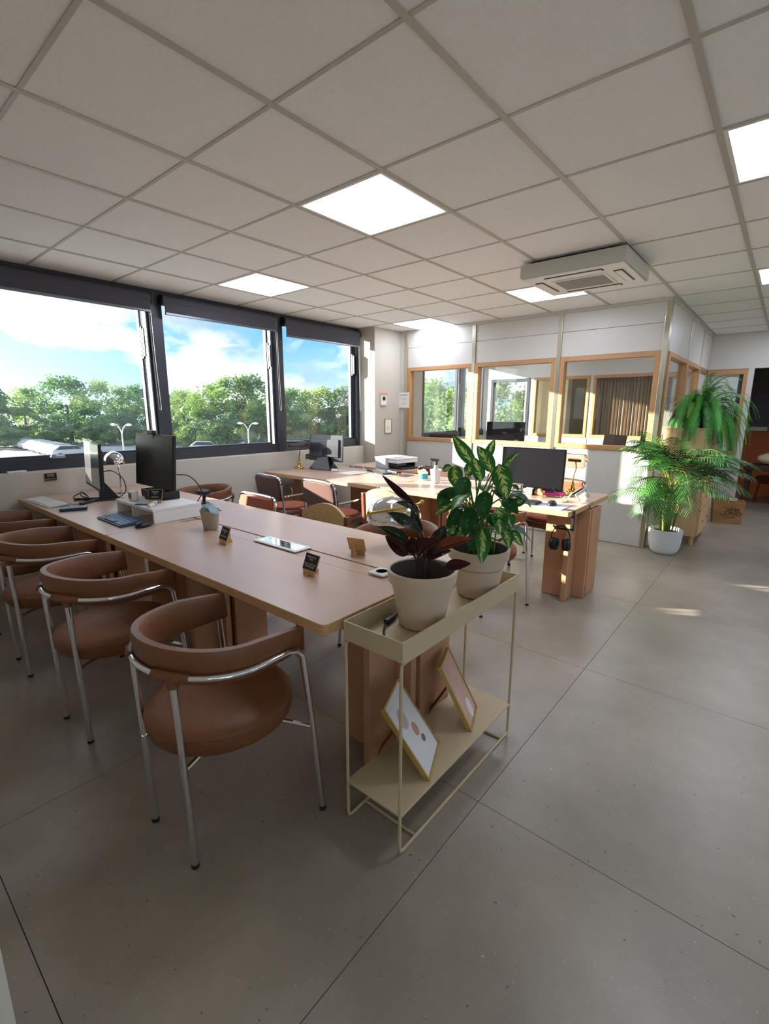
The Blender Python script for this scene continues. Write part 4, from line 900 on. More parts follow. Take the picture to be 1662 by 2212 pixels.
# grey bucket with cloth
t = thing('small_bucket', 'grey-beige little bucket standing on the near desk', 'bucket', (-1.487, .745, ZT))
MB().lathe([(.037, 0), (.039, .002), (.053, .108), (.0555, .110), (.0555, .114), (.051, .114), (.049, .108), (.036, .006)], 28).build('bucket_body', M('greige_metal', 'A89F8B', .5), t, smooth=True)
CX, CY, CZ = -1.487, .745, ZT+.112
rows = []
for i in range(9):
    f = i/8; rr = .046*math.cos(R(86*f)); rows.append([(CX-.004+rr*math.cos(R(30*j))*(1+.05*math.sin(3*j)), CY+rr*math.sin(R(30*j)), CZ-.006+.040*math.sin(R(90*f))*(1+.10*math.sin(2.3*j))) for j in range(13)])
b = MB(); b.grid(rows)
r2 = [[(CX+.020+.062*u, CY-.012+.026*s-.004*u, CZ+.026-.002*u-.030*u*u*(1+.2*s)+.003*math.sin(4*u+s)) for s in (-1, -.5, 0, .5, 1)] for u in [k/7 for k in range(8)]]
b.grid(r2); b.grid([[(p[0], p[1], p[2]-.004) for p in reversed(r_)] for r_ in r2])
tag(b.build('cleaning_cloth', M('pale_teal_cloth', '93ADB0', .9, noise=(40, .1), bump=(200, .3)), smooth=True), 'pale teal cleaning cloth stuffed in the little bucket', 'cloth')
# flat plates along the cable cover
t = thing('glossy_plate', 'white-rimmed glossy plate lying along the desk joint', 'plate', (-.92, .80, ZT), R(0))
MB().box(-.168, .168, -.053, .053, .0, .007).build('rim', WHITEP, t, bevel=.003); MB().box(-.15, .15, -.034, .034, .0068, .0078).build('mirror_face', M('mirror_face', 'C9D4DA', .06, 1.0), t)
for y in (-.018, .018): MB().box(-.12, .12, y-.001, y+.001, .0077, .0082).build('groove', GREYP, t)
t = thing('charging_pad', 'square white charging pad on the desk beside the near pot', 'charging pad', (-.255, .797, ZT), R(2))
MB().box(-.042, .042, -.042, .042, .0, .009).build('pad_body', WHITEP, t, bevel=.003); MB().lathe([(.027, .009), (.027, .0098), (.024, .0098), (.0235, .009)], 24).build('ring', M('ring_grey', 'A8C0C6', .3), t)
# phone holder and cables
t = thing('phone_holder', 'black phone holder on a short stem at the far edge of the near desk', 'holder', (-2.22, 1.12, ZT), R(10))
MB().lathe([(.035, 0), (.035, .008), (.012, .012)], 16).build('base', BLACKP, t); MB().tube([(0, 0, .01), (0, .01, .07)], .012, 8).build('stem', BLACKP, t); MB().obox((0, 0, .085), (.11, .05, .028), (R(12), 0, 0)).build('cradle', BLACKP, t, bevel=.006)
def cable(label, pts, r=.0035, mat=BLACKP):
    tag(MB().tube(smooth_path(pts, 6), r, 6).build('cable', mat, smooth=True), label, 'cable')
cable('black cable looping off the back of the tall monitor', [(-1.99, .82, 1.0), (-1.95, .88, .99), (-1.93, .93, .93), (-1.97, .97, .86), (-2.03, .96, .78), (-1.98, 1.0, .7465), (-1.88, 1.05, .7465)])
cable('black cable arching off the back of the edge-on monitor', [(-2.90, .70, .95), (-2.86, .76, .96), (-2.83, .82, .90), (-2.85, .84, .80), (-2.92, .80, .7465), (-3.0, .72, .7465)])
cable('grey cable tangle lying in front of the edge-on monitor', [(-3.02, .60, .7465), (-2.94, .55, .747), (-2.86, .57, .7465), (-2.84, .50, .7465), (-2.92, .47, .7465), (-2.80, .44, .7465)], .0028, GREYP)
cable('dark cable bundle under the edge-on monitor', [(-3.10, .66, .75), (-3.05, .60, .80), (-2.98, .58, .78), (-3.0, .63, .76), (-3.08, .62, .79), (-3.12, .57, .76), (-3.02, .545, .7465)], .004)

# ================================================================== desk lamps
def dome(b, c, rx, ry, h, n=36, m=8):
    rows = [[(c[0]+rx*math.cos(2*math.pi*k/n)*math.cos(R(90*i/m)), c[1]+ry*math.sin(2*math.pi*k/n)*math.cos(R(90*i/m)), c[2]+h*math.sin(R(90*i/m))) for k in range(n+1)] for i in range(m+1)]
    b.grid(rows); b.grid([[(c[0]+(p[0]-c[0])*.97, c[1]+(p[1]-c[1])*.97, c[2]+(p[2]-c[2])*.96) for p in reversed(r_)] for r_ in rows]); return b
t = thing('desk_lamp', 'chrome dome desk lamp with a brass arm behind the near pot', 'lamp', (-.295, 1.17, ZT))
MB().lathe([(.075, 0), (.078, .004), (.076, .012), (.02, .018), (.012, .022)], 28).build('base', BRASS, t, smooth=True)
MB().tube([(0, 0, .02), (-.004, -.026, .098), (-.013, -.11, .234)], .006, 10).build('arm', BRASS, t, smooth=True)
MB().tube([(-.097, -.296, .223), (-.014, -.131, .233), (.004, -.042, .248)], .0065, 10).build('crossbar', BRASS, t, smooth=True)
for p in ((-.097, -.296, .223), (.004, -.042, .248)): MB().ell(p, (.011, .011, .011), 12, 8).build('knob', BRASS, t, smooth=True)
MB().tube([(-.05, -.20, .229), (-.13, -.10, .225)], .005, 8).build('shade_arm', BRASS, t, smooth=True)
b = MB(); dome(b, (0, 0, 0), .135, .115, .105); b.xform(Matrix.Translation((-.165, -.04, .150)) @ Matrix.Rotation(R(38), 4, 'Z') @ Matrix.Rotation(R(14), 4, 'X')); b.build('shade', CHROME, t, smooth=True)
t = thing('desk_lamp', 'chrome dome lamp peeking out behind the edge-on monitor', 'lamp', (-3.17, .93, ZT))
MB().lathe([(.065, 0), (.068, .004), (.066, .012), (.015, .018)], 24).build('base', CHROME, t, smooth=True); MB().tube(smooth_path([(0, 0, .015), (.0, .0, .2), (.0, -.02, .29)], 4), .006, 8).build('stem', CHROME, t, smooth=True)
b = MB(); dome(b, (0, 0, 0), .082, .075, .085); b.xform(Matrix.Translation((0, -.03, .255)) @ Matrix.Rotation(R(14), 4, 'Y')); b.build('shade', CHROME, t, smooth=True)
def banker(label, loc, rz, shade, glass=False, L_=.125):
    t = thing('banker_lamp', label, 'lamp', loc, rz, 'brass banker lamps')
    MB().lathe([(.062, 0), (.064, .006), (.060, .012), (.052, .016), (.030, .022), (.018, .040), (.014, .060), (.017, .066), (.012, .075), (.008, .095), (.009, .10)], 24).build('base', BRASS, t, smooth=True)
    MB().tube(smooth_path([(0, 0, .095), (.006, 0, .15), (.018, 0, .20), (.012, 0, .25), (0, 0, .275)], 5), .005, 8).build('stem', BRASS, t, smooth=True)
    b = MB(); rows = []
    for i in range(13):
        u = -1+2*i/12; rr = (.058 if glass else .047)*(1 if abs(u) < .8 else (1-((abs(u)-.8)/.2)**2*.45)); rows.append([(u*L_, rr*math.sin(R(a)), .262+rr*math.cos(R(a))*1.05) for a in (range(-105, 106, 15) if not glass else range(-165, 46, 15))])
    b.grid(rows); b.grid([[(p[0]*.985, p[1]*.96, .262+(p[2]-.262)*.96) for p in reversed(r_)] for r_ in rows]); b.build('shade', shade, t, smooth=True)
    for sx in (-1, 1): MB().tube([(sx*(L_-.015), 0, .268), (sx*(L_+.022), 0, .268)], .005, 8).build('finial', BRASS, t, smooth=True)
    MB().tube([(-.05, 0, .268), (.05, 0, .268)], .013, 10).build('bulb_holder', BRASS, t, smooth=True)
    return t
SMOKE = M('dark_lamp_glass', '3D3437', .08, .6)
banker('brass banker lamp with a dark shade on the far left desk', (-3.375, 2.985, ZT), R(18), SMOKE)
AMBER = glass_mat('amber_glass', (.80, .71, .63), .14)
banker('brass banker lamp with a clear amber glass shade on the far right desk', (-.345, 3.35, ZT), R(-4), AMBER, glass=True, L_=.10)

# ================================================================== far desks
t = thing('sideboard', 'low wooden sideboard behind the far left desk carrying the printer', 'cabinet', (-2.73, 3.86, 0))
MB().box(-.45, .47, -.22, .24, .04, .705).build('body', MDF, t, bevel=.003); MB().box(-.46, .48, -.23, .25, .706, .740).build('top', [LAMI], t, bevel=.003); MB().box(-.42, .44, -.19, .22, .0, .04).build('plinth', BLACKP, t)
t = thing('printer', 'white multifunction printer on the sideboard by the pillar', 'printer', (-2.58, 3.80, ZT), R(-10))
PRG = M('printer_grey', 'C3CBD6', .4)
MB().box(-.19, .04, -.16, .17, 0, .105).build('printer_body', PRG, t, bevel=.008); MB().box(.045, .20, -.16, .17, .07, .108).build('control_deck', WHITEP, t, bevel=.006)
MB().box(-.195, .20, -.165, .175, .109, .128).build('scanner_lid', WHITEP, t, bevel=.006); MB().box(-.12, .12, -.10, .12, .1285, .137).build('lid_step', WHITEP, t, bevel=.004)
MB().box(.042, .24, -.13, .14, .004, .022).build('paper_tray', BLACKP, t, bevel=.004); MB().box(.041, .18, -.14, -.125, .022, .069).build('side_cheek', BLACKP, t); MB().box(.041, .18, .14, .155, .022, .069).build('side_cheek', BLACKP, t)
t = thing('paper_tub', 'white and teal tub on the far desk beside the spray bottle bucket', 'tub', (-1.71, 3.15, ZT))
MB().lathe([(.040, 0), (.043, .003), (.043, .078), (.041, .082), (.039, .082), (.037, .075)], 28).build('tub_body', WHITEP, t, smooth=True); MB().lathe([(.0432, .012), (.0436, .0125), (.0436, .064), (.0432, .0645)], 28).build('teal_band', M('teal_print', '2E8FA3', .5, noise=(60, .5)), t, smooth=True)
b = MB(); [b.obox((.018*math.cos(k*2.1), .018*math.sin(k*2.1), .078+.004*k), (.03, .022, .016), (k, k*.7, k*1.3)) for k in range(5)]; b.build('wipes', PAPER, t)
t = thing('small_bucket', 'white metal bucket holding a spray bottle on the far desk', 'bucket', (-1.515, 3.07, ZT))
MB().lathe([(.036, 0), (.038, .003), (.054, .122), (.057, .124), (.055, .128), (.050, .124), (.036, .008)], 28).build('bucket_body', M('white_enamel', 'E9E7E2', .3), t, smooth=True); MB().tube([(.056, .0, .11), (.066, .0, .09), (.052, 0, .07)], .003, 6).build('ear', STEEL, t)
t = thing('spray_bottle', 'spray bottle with a black trigger head standing in the white bucket', 'bottle', (-1.515, 3.07, ZT+.01), R(200))
MB().lathe([(.028, 0), (.03, .004), (.03, .10), (.024, .13), (.012, .155), (.012, .165)], 20).build('bottle_body', M('cloudy_plastic', 'B9B5AE', .3), t, smooth=True)
MB().lathe([(.014, .160), (.015, .163), (.015, .180), (.011, .186)], 16).build('collar', BLACKP, t, smooth=True)
b = MB(); b.add([(-.02, -.011, .186), (.055, -.009, .200), (.055, .009, .200), (-.02, .011, .186), (-.03, -.011, .214), (.055, -.009, .220), (.055, .009, .220), (-.03, .011, .214)], [(0, 3, 2, 1), (4, 5, 6, 7), (0, 1, 5, 4), (1, 2, 6, 5), (2, 3, 7, 6), (3, 0, 4, 7)]); b.build('spray_head', BLACKP, t, bevel=.003)
MB().tube(smooth_path([(.03, 0, .20), (.045, 0, .18), (.043, 0, .158), (.05, 0, .145)], 4), .004, 6).build('trigger', BLACKP, t)
# papers, adapters, tangle
for k, (x, y, rz, w_, d_, lab) in enumerate(((-2.62, 3.10, 20, .21, .29, 'white sheet of paper on the sunny far left desk'), (-2.20, 3.14, -30, .15, .21, 'grey leaflet half under the black keyboard'), (-2.02, 3.27, 10, .10, .15, 'dark leaflet beside the teal tub'))):
    tag(MB().box(-w_/2, w_/2, -d_/2, d_/2, 0, .0015).build('sheet', (PAPER, M('grey_paper', '9C97A0', .8), M('navy_paper', '3B3A55', .7))[k]), lab, 'paper').location = (x, y, ZT+.0002*k); bpy.data.objects[-1] if False else None
t = thing('power_adapter', 'white power adapter beside the far left monitor', 'adapter', (-2.86, 3.06, ZT), R(25)); MB().box(-.035, .035, -.022, .022, 0, .026).build('adapter_body', WHITEP, t, bevel=.005)
MB().tube(smooth_path([(.035, 0, .012), (.08, .02, .004), (.10, .08, .004), (.02, .11, .004), (-.06, .07, .004), (-.12, .10, .004)], 5), .0025, 6).build('lead', PAPER, t)
t = thing('label_printer', 'black handheld device with orange tips in the desk clutter', 'device', (-2.20, 3.30, ZT), R(-20)); MB().box(-.10, .10, -.03, .03, .003, .04).build('device_body', BLACKP, t, bevel=.01); MB().box(.1005, .115, -.018, .018, .005, .024).build('orange_tip', M('orange_plastic', 'D86B2B', .5), t, bevel=.004)
MB().tube(smooth_path([(-.10, 0, .02), (-.18, .03, .02), (-.24, -.02, .006), (-.20, -.08, .006), (-.10, -.07, .006)], 5), .005, 6).build('lead', BLACKP, t)
cable('black plug cable lying behind the dark-shaded banker lamp', [(-3.30, 3.14, .7465), (-3.22, 3.10, .75), (-3.12, 3.12, .7465), (-3.06, 3.18, .7465)], .004)
cable('white charging cable looping up beside the printer', [(-2.93, 3.42, .745), (-2.88, 3.44, .79), (-2.80, 3.44, .80), (-2.76, 3.42, .76), (-2.70, 3.40, .745), (-2.55, 3.40, .745)], .003, PAPER)
# right-hand far desk
t = thing('desk_mat', 'pale grey desk mat under the black keyboard', 'desk mat', (-.375, 2.685, ZT)); MB().box(-.235, .225, -.125, .125, 0, .003).build('mat_sheet', M('mat_grey', 'BDBBC2', .8), t, bevel=.001)
t = thing('kitchen_timer', 'white digital timer leaning below the right monitor', 'timer', (-.545, 2.915, ZT), R(12))
rot = Matrix.Rotation(R(-16), 4, 'X'); b = MB(); b.box(-.033, .033, 0, .014, .002, .07); b.xform(rot); b.build('timer_body', WHITEP, t, bevel=.004); b = MB(); b.box(-.025, .025, -.001, .001, .040, .062); b.xform(rot); b.build('lcd', M('lcd_green', '8E9A84', .3), t)
for x in (-.018, 0, .018): b = MB(); b.tube([(x, .001, .020), (x, -.003, .020)], .006, 10); b.xform(rot); b.build('button', GREYP, t)
rg = random.Random(9); rows = []
PX_, PY_ = -.44, 3.16
b = MB()
for i in range(11):
    f = i/10; rows.append([(PX_+(.095+.012*rg.random())*math.cos(R(20*j))*math.cos(R(80*f)), PY_+(.05+.01*rg.random())*math.sin(R(20*j))*math.cos(R(80*f)), ZT+.001+.055*math.sin(R(90*f))*(1+.12*math.sin(j*1.7))) for j in range(18)])
for r_ in rows: r_.append(r_[0])
b.grid(rows); tag(b.build('pink_cloth', M('hot_pink_fabric', 'D8409A', .7, noise=(30, .2), bump=(40, .5)), smooth=True), 'crumpled hot pink cloth under the right monitor', 'cloth')
t = thing('tape_dispenser', 'orange tape dispenser beside the pink cloth', 'dispenser', (-.50, 3.055, ZT), R(-20)); MB().box(-.045, .045, -.018, .018, 0, .028).build('dispenser_body', M('orange_plastic', 'D86B2B', .5), t, bevel=.006); MB().tube([(0, -.012, .032), (0, .012, .032)], .022, 16).build('tape_roll', M('orange_plastic', 'D86B2B', .5), t, smooth=True)
cable('thin black cable curling over the pink cloth', [(-.58, 3.10, .745), (-.52, 3.12, .79), (-.44, 3.11, .81), (-.38, 3.07, .78), (-.34, 3.05, .745), (-.40, 3.02, .745), (-.46, 3.03, .745)], .003)
t = thing('brass_trinket', 'round brass trinket on a tray by the right brass lamp', 'ornament', (-.285, 3.10, ZT)); MB().lathe([(.05, 0), (.055, .004), (.054, .008), (.04, .006)], 24).build('dish', CHROME, t, smooth=True); MB().ell((0, 0, .032), (.03, .03, .025), 20, 12).build('ball', BRASS, t, smooth=True); MB().lathe([(.008, .055), (.010, .060), (.004, .068)], 12).build('knob', BRASS, t, smooth=True)
t = thing('laptop_stand', 'white slanted metal laptop stand on the far right desk', 'stand', (-.205, 3.07, ZT), R(6))
WM = M('white_metal', 'DEDCD6', .35)
b = MB(); b.add([(-.055, -.17, .0), (.055, -.17, .0), (.018, -.17, .060), (-.018, -.17, .060), (-.055, .17, .0), (.055, .17, .0), (.018, .17, .060), (-.018, .17, .060)], [(3, 2, 6, 7), (2, 3, 7, 6), (1, 5, 6, 2), (2, 6, 5, 1)]); b.build('slope', WM, t)
for y in (-.17, .17):
    for sx in (-1, 1): MB().tube([(sx*.052, y, .004), (sx*.016, y, .062)], .005, 6).build('foot_bar', WM, t, smooth=True)
    MB().tube([(-.036, y, .03), (.036, y, .03)], .004, 6).build('tie_bar', WM, t, smooth=True)
for sx in (-1, 1): MB().tube([(sx*.016, -.17, .062), (sx*.016, .17, .062)], .005, 6).build('top_bar', WM, t, smooth=True)
tag(MB().lathe([(.045, 0), (.047, .002), (.047, .007), (.044, .009)], 28, (-.265, 2.90, ZT)).build('coaster', PINE, smooth=True), 'round wooden coaster in front of the laptop stand', 'coaster')
# headphones on a clamp hook
t = thing('headphone_hook', 'black metal clamp hook on the corner of the far right desk', 'hook', (-.074, 2.60, 0))
b = MB(); b.box(-.07, .006, -.014, .014, .7405, .745); b.box(.001, .006, -.014, .014, .60, .7405); b.box(-.05, .006, -.014, .014, .6945, .699); b.build('clamp', BLACKP, t, bevel=.001); MB().tube([(.003, 0, .61), (-.03, -.03, .612), (-.10, -.05, .618), (-.115, -.052, .635)], .007, 8).build('arm', BLACKP, t, smooth=True)
t = thing('headphones', 'black over-ear headphones hanging from the desk hook', 'headphones', (-.135, 2.553, .49), R(14))
hb = [(.062*math.cos(R(a)), 0, .055+.092*math.sin(R(a))) for a in range(-10, 191, 10)]
b = MB(); rows = []
for p in hb: rows.append([(p[0]*s, y, .055+(p[2]-.055)*s) for s, y in ((.96, -.014), (1.04, -.016), (1.04, .016), (.96, .014), (.96, -.014))])
b.grid(rows); b.build('headband', BLACKP, t, smooth=True)
for sx in (-1, 1):
    b = MB(); b.lathe([(.030, -.016), (.038, -.012), (.040, .0), (.034, .010), (.022, .014)], 24); b.xform(Matrix.Translation((sx*.052, 0, .018)) @ Matrix.Rotation(R(18*sx), 4, 'Z') @ Matrix.Rotation(R(90*sx), 4, 'Y') @ Matrix.Scale(1.15, 4, (1, 0, 0))); b.build('ear_cup', BLACKP, t, smooth=True)
    b = MB(); b.lathe([(.036, -.034), (.038, -.024), (.036, -.016), (.02, -.016), (.02, -.034)], 24); b.xform(Matrix.Translation((sx*.052, 0, .018)) @ Matrix.Rotation(R(18*sx), 4, 'Z') @ Matrix.Rotation(R(90*sx), 4, 'Y') @ Matrix.Scale(1.15, 4, (1, 0, 0))); b.build('ear_pad', M('ear_foam', '1E1C1C', .9), t, smooth=True)

# ================================================================== on the walls
t = thing('thermostat', 'white thermostat with a dark display on the cream pillar', 'thermostat', (-3.2995, 4.415, 1.54), R(90)); MB().box(-.058, .058, -.022, 0, -.062, .062).build('thermostat_body', WHITEP, t, bevel=.006); MB().box(-.03, .03, -.0235, -.0215, .0, .05).build('display', M('dark_display', '3A3330', .2), t)
t = thing('wall_label', 'salmon label strip above the thermostat', 'label', (-3.2995, 4.425, 1.625), R(90)); MB().box(-.095, .095, -.002, 0, -.018, .018).build('strip', M('salmon_print', 'D89C8A', .7), t); lettering('CHAUFFAGE', .026, M('red_print', 'A5503C', .8), t, (0, -.0025, 0), (R(90), 0, 0))
t = thing('framed_print', 'little gold framed line drawing on the cream pillar', 'picture', (-3.2995, 4.522, 1.198), R(90)); b = MB(); b.box(-.073, -.065, -.012, 0, -.10, .10); b.box(.065, .073, -.012, 0, -.10, .10); b.box(-.065, .065, -.012, 0, -.10, -.092); b.box(-.065, .065, -.012, 0, .092, .10); b.build('frame', GOLDF, t); MB().box(-.065, .065, -.006, -.001, -.092, .092).build('print', PAPER, t)
MB().tube([(.02*math.cos(k*.7)*(.4+.05*k), -.0068, -.025+.02*math.sin(k*.7)*(.4+.09*k)) for k in range(18)], .0012, 4).build('drawn_line', GREYP, t)
t = thing('notice', 'white printed notice taped beside the office glazing', 'notice', (-3.217, 4.7745, 1.55)); MB().box(-.095, .095, -.001, .0, -.105, .105).build('notice_sheet', PAPER, t)
lettering('RÈGLEMENT', .026, BLACKP, t, (0, -.0016, .068), (R(90), 0, 0)); lettering('Merci de respecter\nles lieux', .016, M('print_grey', '6B6B6B', .8), t, (0, -.0016, .012), (R(90), 0, 0), spacing=.9); lettering('- calme -\nbonne journée', .014, M('print_grey', '6B6B6B', .8), t, (0, -.0016, -.045), (R(90), 0, 0), spacing=.9)
tag(MB().obox((-3.535, .335, .938), (.05, .12, .014)).build('window_wedge', WHITEP, bevel=.004), 'small white wedge lying on the ledge under the leftmost window', 'wedge')
# ================================================================== inside the glazed office
t = thing('office_desk', 'white desk inside the glazed office', 'desk', (-2.2, 6.15, 0)); MB().box(-.85, .85, -.38, .38, .715, .74).build('desktop', WHITE, t, bevel=.003)
for sx in (-.8, .8):
    for y in (-.33, .33): MB().box(sx-.02, sx+.02, y-.02, y+.02, 0, .7145).build('leg', STEEL, t)
t = monitor('black monitor seen from behind inside the glazed office', (-2.24, 5.98, .7405), R(182), .60, .34, .17, 'round')
lettering('DELL', .035, M('badge', 'B9B6C8', .3, .6), t, (0, .0365, .35), (R(90), 0, R(180)))
t = thing('pen_pot', 'metal pen holder beside the office monitor', 'pen holder', (-2.02, 5.86, .7405)); MB().lathe([(.03, 0), (.03, .26), (.027, .26), (.027, .02)], 16).build('holder_body', STEEL, t, smooth=True)
OFF = M('brown_mesh', '4A3630', .7)
def office_chair(label, loc, rz, zb=.66, zt=1.05):
    t = thing('office_chair', label, 'chair', loc, rz, 'chairs inside the glazed office')
    MB().box(-.23, .23, -.22, .22, .43, .48).build('seat', OFF, t, bevel=.02); MB().obox((0, -.235, (zb+zt)/2), (.40, .03, zt-zb), (R(8), 0, 0)).build('backrest', OFF, t, bevel=.012)
    MB().tube([(0, 0, .43), (0, 0, .08)], .025, 10).build('column', CHROME, t, smooth=True); MB().obox((0, -.23, .57), (.06, .02, .24)).build('back_support', STEEL, t)
    for k in range(5): MB().tube([(0, 0, .08), (.26*math.cos(k*1.2566), .26*math.sin(k*1.2566), .035)], .016, 6).build('base_spoke', CHROME, t)
    return t
oc = office_chair('brown office chair by the office window', (-2.90, 5.46, 0), R(14), .62, 1.08)
dup(oc, (-1.04, 6.50, 0), R(150), 'low brown office chair at the right of the office, in the sun')
dup(oc, (-.72, 7.10, 0), R(60), 'brown office chair behind, turned sideways in the sun')
CURT = M('taupe_curtain', 'BBA893', .9, bump=(200, .2))
t = thing('curtain', 'long pleated taupe curtain behind the rear office glazing', 'curtain', (-1.15, 7.98, 0))
pts = [(-.40+.80*k/160, .035*math.sin(k*.62)+.012*math.sin(k*1.7)) for k in range(161)]
b = MB(); b.grid([[(x, y, z) for x, y in pts] for z in (.0, .8, 1.6, 2.25)]); b.grid([[(x, y+.004, z) for x, y in reversed(pts)] for z in (.0, .8, 1.6, 2.25)]); b.build('pleats', CURT, t, smooth=True); MB().tube([(-.5, 0, 2.27), (.5, 0, 2.27)], .012, 8).build('rod', DARKFR, t)
# dim lounge through the doorway
t = thing('lounge_chair', 'tan high-backed chair in the dim room through the doorway', 'chair', (1.02, 8.95, 0), R(150))
MB().box(-.27, .27, -.26, .26, .30, .42).build('seat', LEATHER, t, bevel=.04, seg=3); MB().obox((0, -.27, .82), (.50, .09, .66), (R(8), 0, 0)).build('backrest', LEATHER, t, bevel=.04, seg=3)
for sx in (-1, 1):
    for y in (-.2, .2): MB().tube([(sx*.22, y, .30), (sx*.24, y*1.1, .0)], .015, 8).build('leg', TEAK, t)
t = thing('cushion', 'cream cushion catching the sun on the dim room bench', 'cushion', (.86, 8.55, .62), R(20)); b = MB(); b.ell((0, 0, .09), (.21, .13, .09), 24, 12); b.build('cushion_body', M('cream_fabric', 'D9C9A4', .9, bump=(200, .3)), t, smooth=True)
t = thing('bench', 'dark bench in the dim room through the doorway', 'bench', (.95, 8.55, 0)); MB().box(-.42, .60, -.20, .20, .54, .62).build('bench_top', M('dark_stain', '3A241B', .6), t, bevel=.01)
for sx in (-.36, .54): MB().box(sx-.03, sx+.03, -.17, .17, 0, .5395).build('leg', M('dark_stain', '3A241B', .6), t)
t = thing('wall_board', 'grey board on the dim room wall beside the doorway', 'board', (.60, 9.57, 1.42)); MB().box(-.14, .10, -.02, 0, -.26, .26).build('board_face', M('slate_grey', '6A6570', .7), t); MB().box(-.14, .10, -.025, 0, -.33, -.265).build('board_note', PAPER, t)

# ================================================================== outside
GZ = -4.0
gm = M('asphalt', 'A2A3A2', .9, noise=(.4, .2), world=True); gg = M('grass', '4C6A33', .95, noise=(.5, .3), world=True)
o = MB().box(-95, 60, -60, 95, GZ-.2, GZ).build('car_park', gm); o['kind'] = 'structure'; o['label'] = 'grey car park far below the windows'
o = MB().box(-190, -95, -80, 160, GZ-.2, GZ).build('grass_field', gg); o['kind'] = 'structure'; o['label'] = 'green ground beyond the car park'
o = MB().box(-95, 60, 95, 160, GZ-.2, GZ).build('grass_verge', gg); o['kind'] = 'structure'; o['label'] = 'green ground behind the building'
LEAFM = []
for nm, c1, c2 in (('tree_leaf_mid', '6E8E48', 'A6C065'), ('tree_leaf_dark', '4C7448', '7FA060'), ('tree_leaf_pale', '8AA662', 'BFCF86')):
    mt = bpy.data.materials.new(nm); mt.use_nodes = True; tn = mt.node_tree; b_ = tn.nodes['Principled BSDF']; ln = tn.links.new
    g = tn.nodes.new('ShaderNodeNewGeometry'); n = tn.nodes.new('ShaderNodeTexNoise'); n.inputs['Scale'].default_value = .6; n.inputs['Detail'].default_value = 6; ln(g.outputs['Position'], n.inputs[0])
    r = tn.nodes.new('ShaderNodeValToRGB'); r.color_ramp.elements[0].position = .35; r.color_ramp.elements[1].position = .65; r.color_ramp.elements[0].color = (*lin(c1), 1); r.color_ramp.elements[1].color = (*lin(c2), 1); ln(n.outputs[0], r.inputs[0]); ln(r.outputs[0], b_.inputs['Base Color'])
    b_.inputs['Roughness'].default_value = .7; tl = tn.nodes.new('ShaderNodeBsdfTranslucent'); ln(r.outputs[0], tl.inputs[0]); mx = tn.nodes.new('ShaderNodeMixShader'); mx.inputs[0].default_value = .35; ln(b_.outputs[0], mx.inputs[1]); ln(tl.outputs[0], mx.inputs[2]); ln(mx.outputs[0], tn.nodes['Material Output'].inputs[0]); LEAFM.append(mt)
BARK = M('bark', '5A4A3A', .9)
def crown_mesh(seed, spread, top, open_=.0):
    rg = random.Random(seed); b = MB(); cl = []
    for k in range(54):
        z = rg.uniform(.08, 1.0); env = (math.sin(math.pi*min(1, (z*.80+.18)))**.6)*spread*rg.uniform(.75, 1.1)
        a = rg.uniform(0, 6.28); rr = env*math.sqrt(rg.random())
        cl.append((Vector((rr*math.cos(a), rr*math.sin(a), z)), rg.uniform(.06, .15)))
    for c, s in cl:
        if rg.random() < .6-open_ and c.z < .7: b.ell(c, (s*.75, s*.75, s*.6), 7, 5)
        for q in range(84):
            d = Vector((rg.gauss(0, 1), rg.gauss(0, 1), rg.gauss(0, .8))).normalized(); p = c+d*s*rg.uniform(.4, 1.2)
            u = Vector((rg.gauss(0, 1), rg.gauss(0, 1), rg.gauss(0, 1))).normalized(); v = u.orthogonal().normalized(); h = rg.uniform(.012, .026)
            b.add([p-u*h, p+v*h*.7, p+u*h, p-v*h*.7], [(0, 1, 2, 3)])
    return b
crowns = [[crown_mesh(sd, sp, 1, op).mesh('crown', LEAFM[mi]) for mi in range(3)] for sd, sp, op in ((1, .42, 0), (2, .52, .1), (3, .34, 0), (4, .48, .3))]
trunk_me = MB().tube([(0, 0, 0), (.01, .01, .3), (0, .02, .6)], [.035, .028, .012], 7).mesh('trunk', BARK)
TREES = [(-79.5, 92, 10.3, 1.15, 0, 1), (-76.5, 96, 9.6, 1.2, 1, 0), (-73.0, 98, 12.0, 1.2, 3, 1), (-70.3, 98, 11.2, 1.15, 1, 2), (-68.0, 95, 10.0, 1.1, 0, 0), (-66.2, 90, 10.4, 1.1, 3, 1), (-64.2, 88, 8.8, 1.2, 2, 0), (-62.3, 84, 9.2, 1.2, 0, 2), (-59.6, 80, 10.0, 1.3, 1, 0), (-57.3, 78, 11.3, 1.25, 0, 0), (-55.2, 79, 11.6, 1.15, 3, 1), (-53.0, 82, 8.6, 1.15, 2, 0), (-50.8, 80, 9.6, 1.1, 0, 1), (-48.8, 82, 9.4, 1.2, 1, 0), (-46.6, 80, 10.0, 1.15, 3, 0), (-44.4, 78, 10.0, 1.2, 0, 1), (-42.0, 80, 9.6, 1.2, 2, 0), (-38.5, 60, 9.0, 1.2, 1, 1), (-34.5, 58, 9.6, 1.2, 0, 0), (-30.5, 55, 8.9, 1.2, 3, 0), (-26.5, 52, 9.2, 1.2, 1, 1), (-22.5, 52, 8.6, 1.2, 0, 0)]
ORD = ['first', 'second', 'third', 'fourth', 'fifth', 'sixth', 'seventh', 'eighth', 'ninth', 'tenth', 'eleventh', 'twelfth', 'thirteenth', 'fourteenth', 'fifteenth', 'sixteenth', 'seventeenth', 'eighteenth', 'nineteenth', 'twentieth', 'twenty-first', 'twenty-second']
rg = random.Random(21)
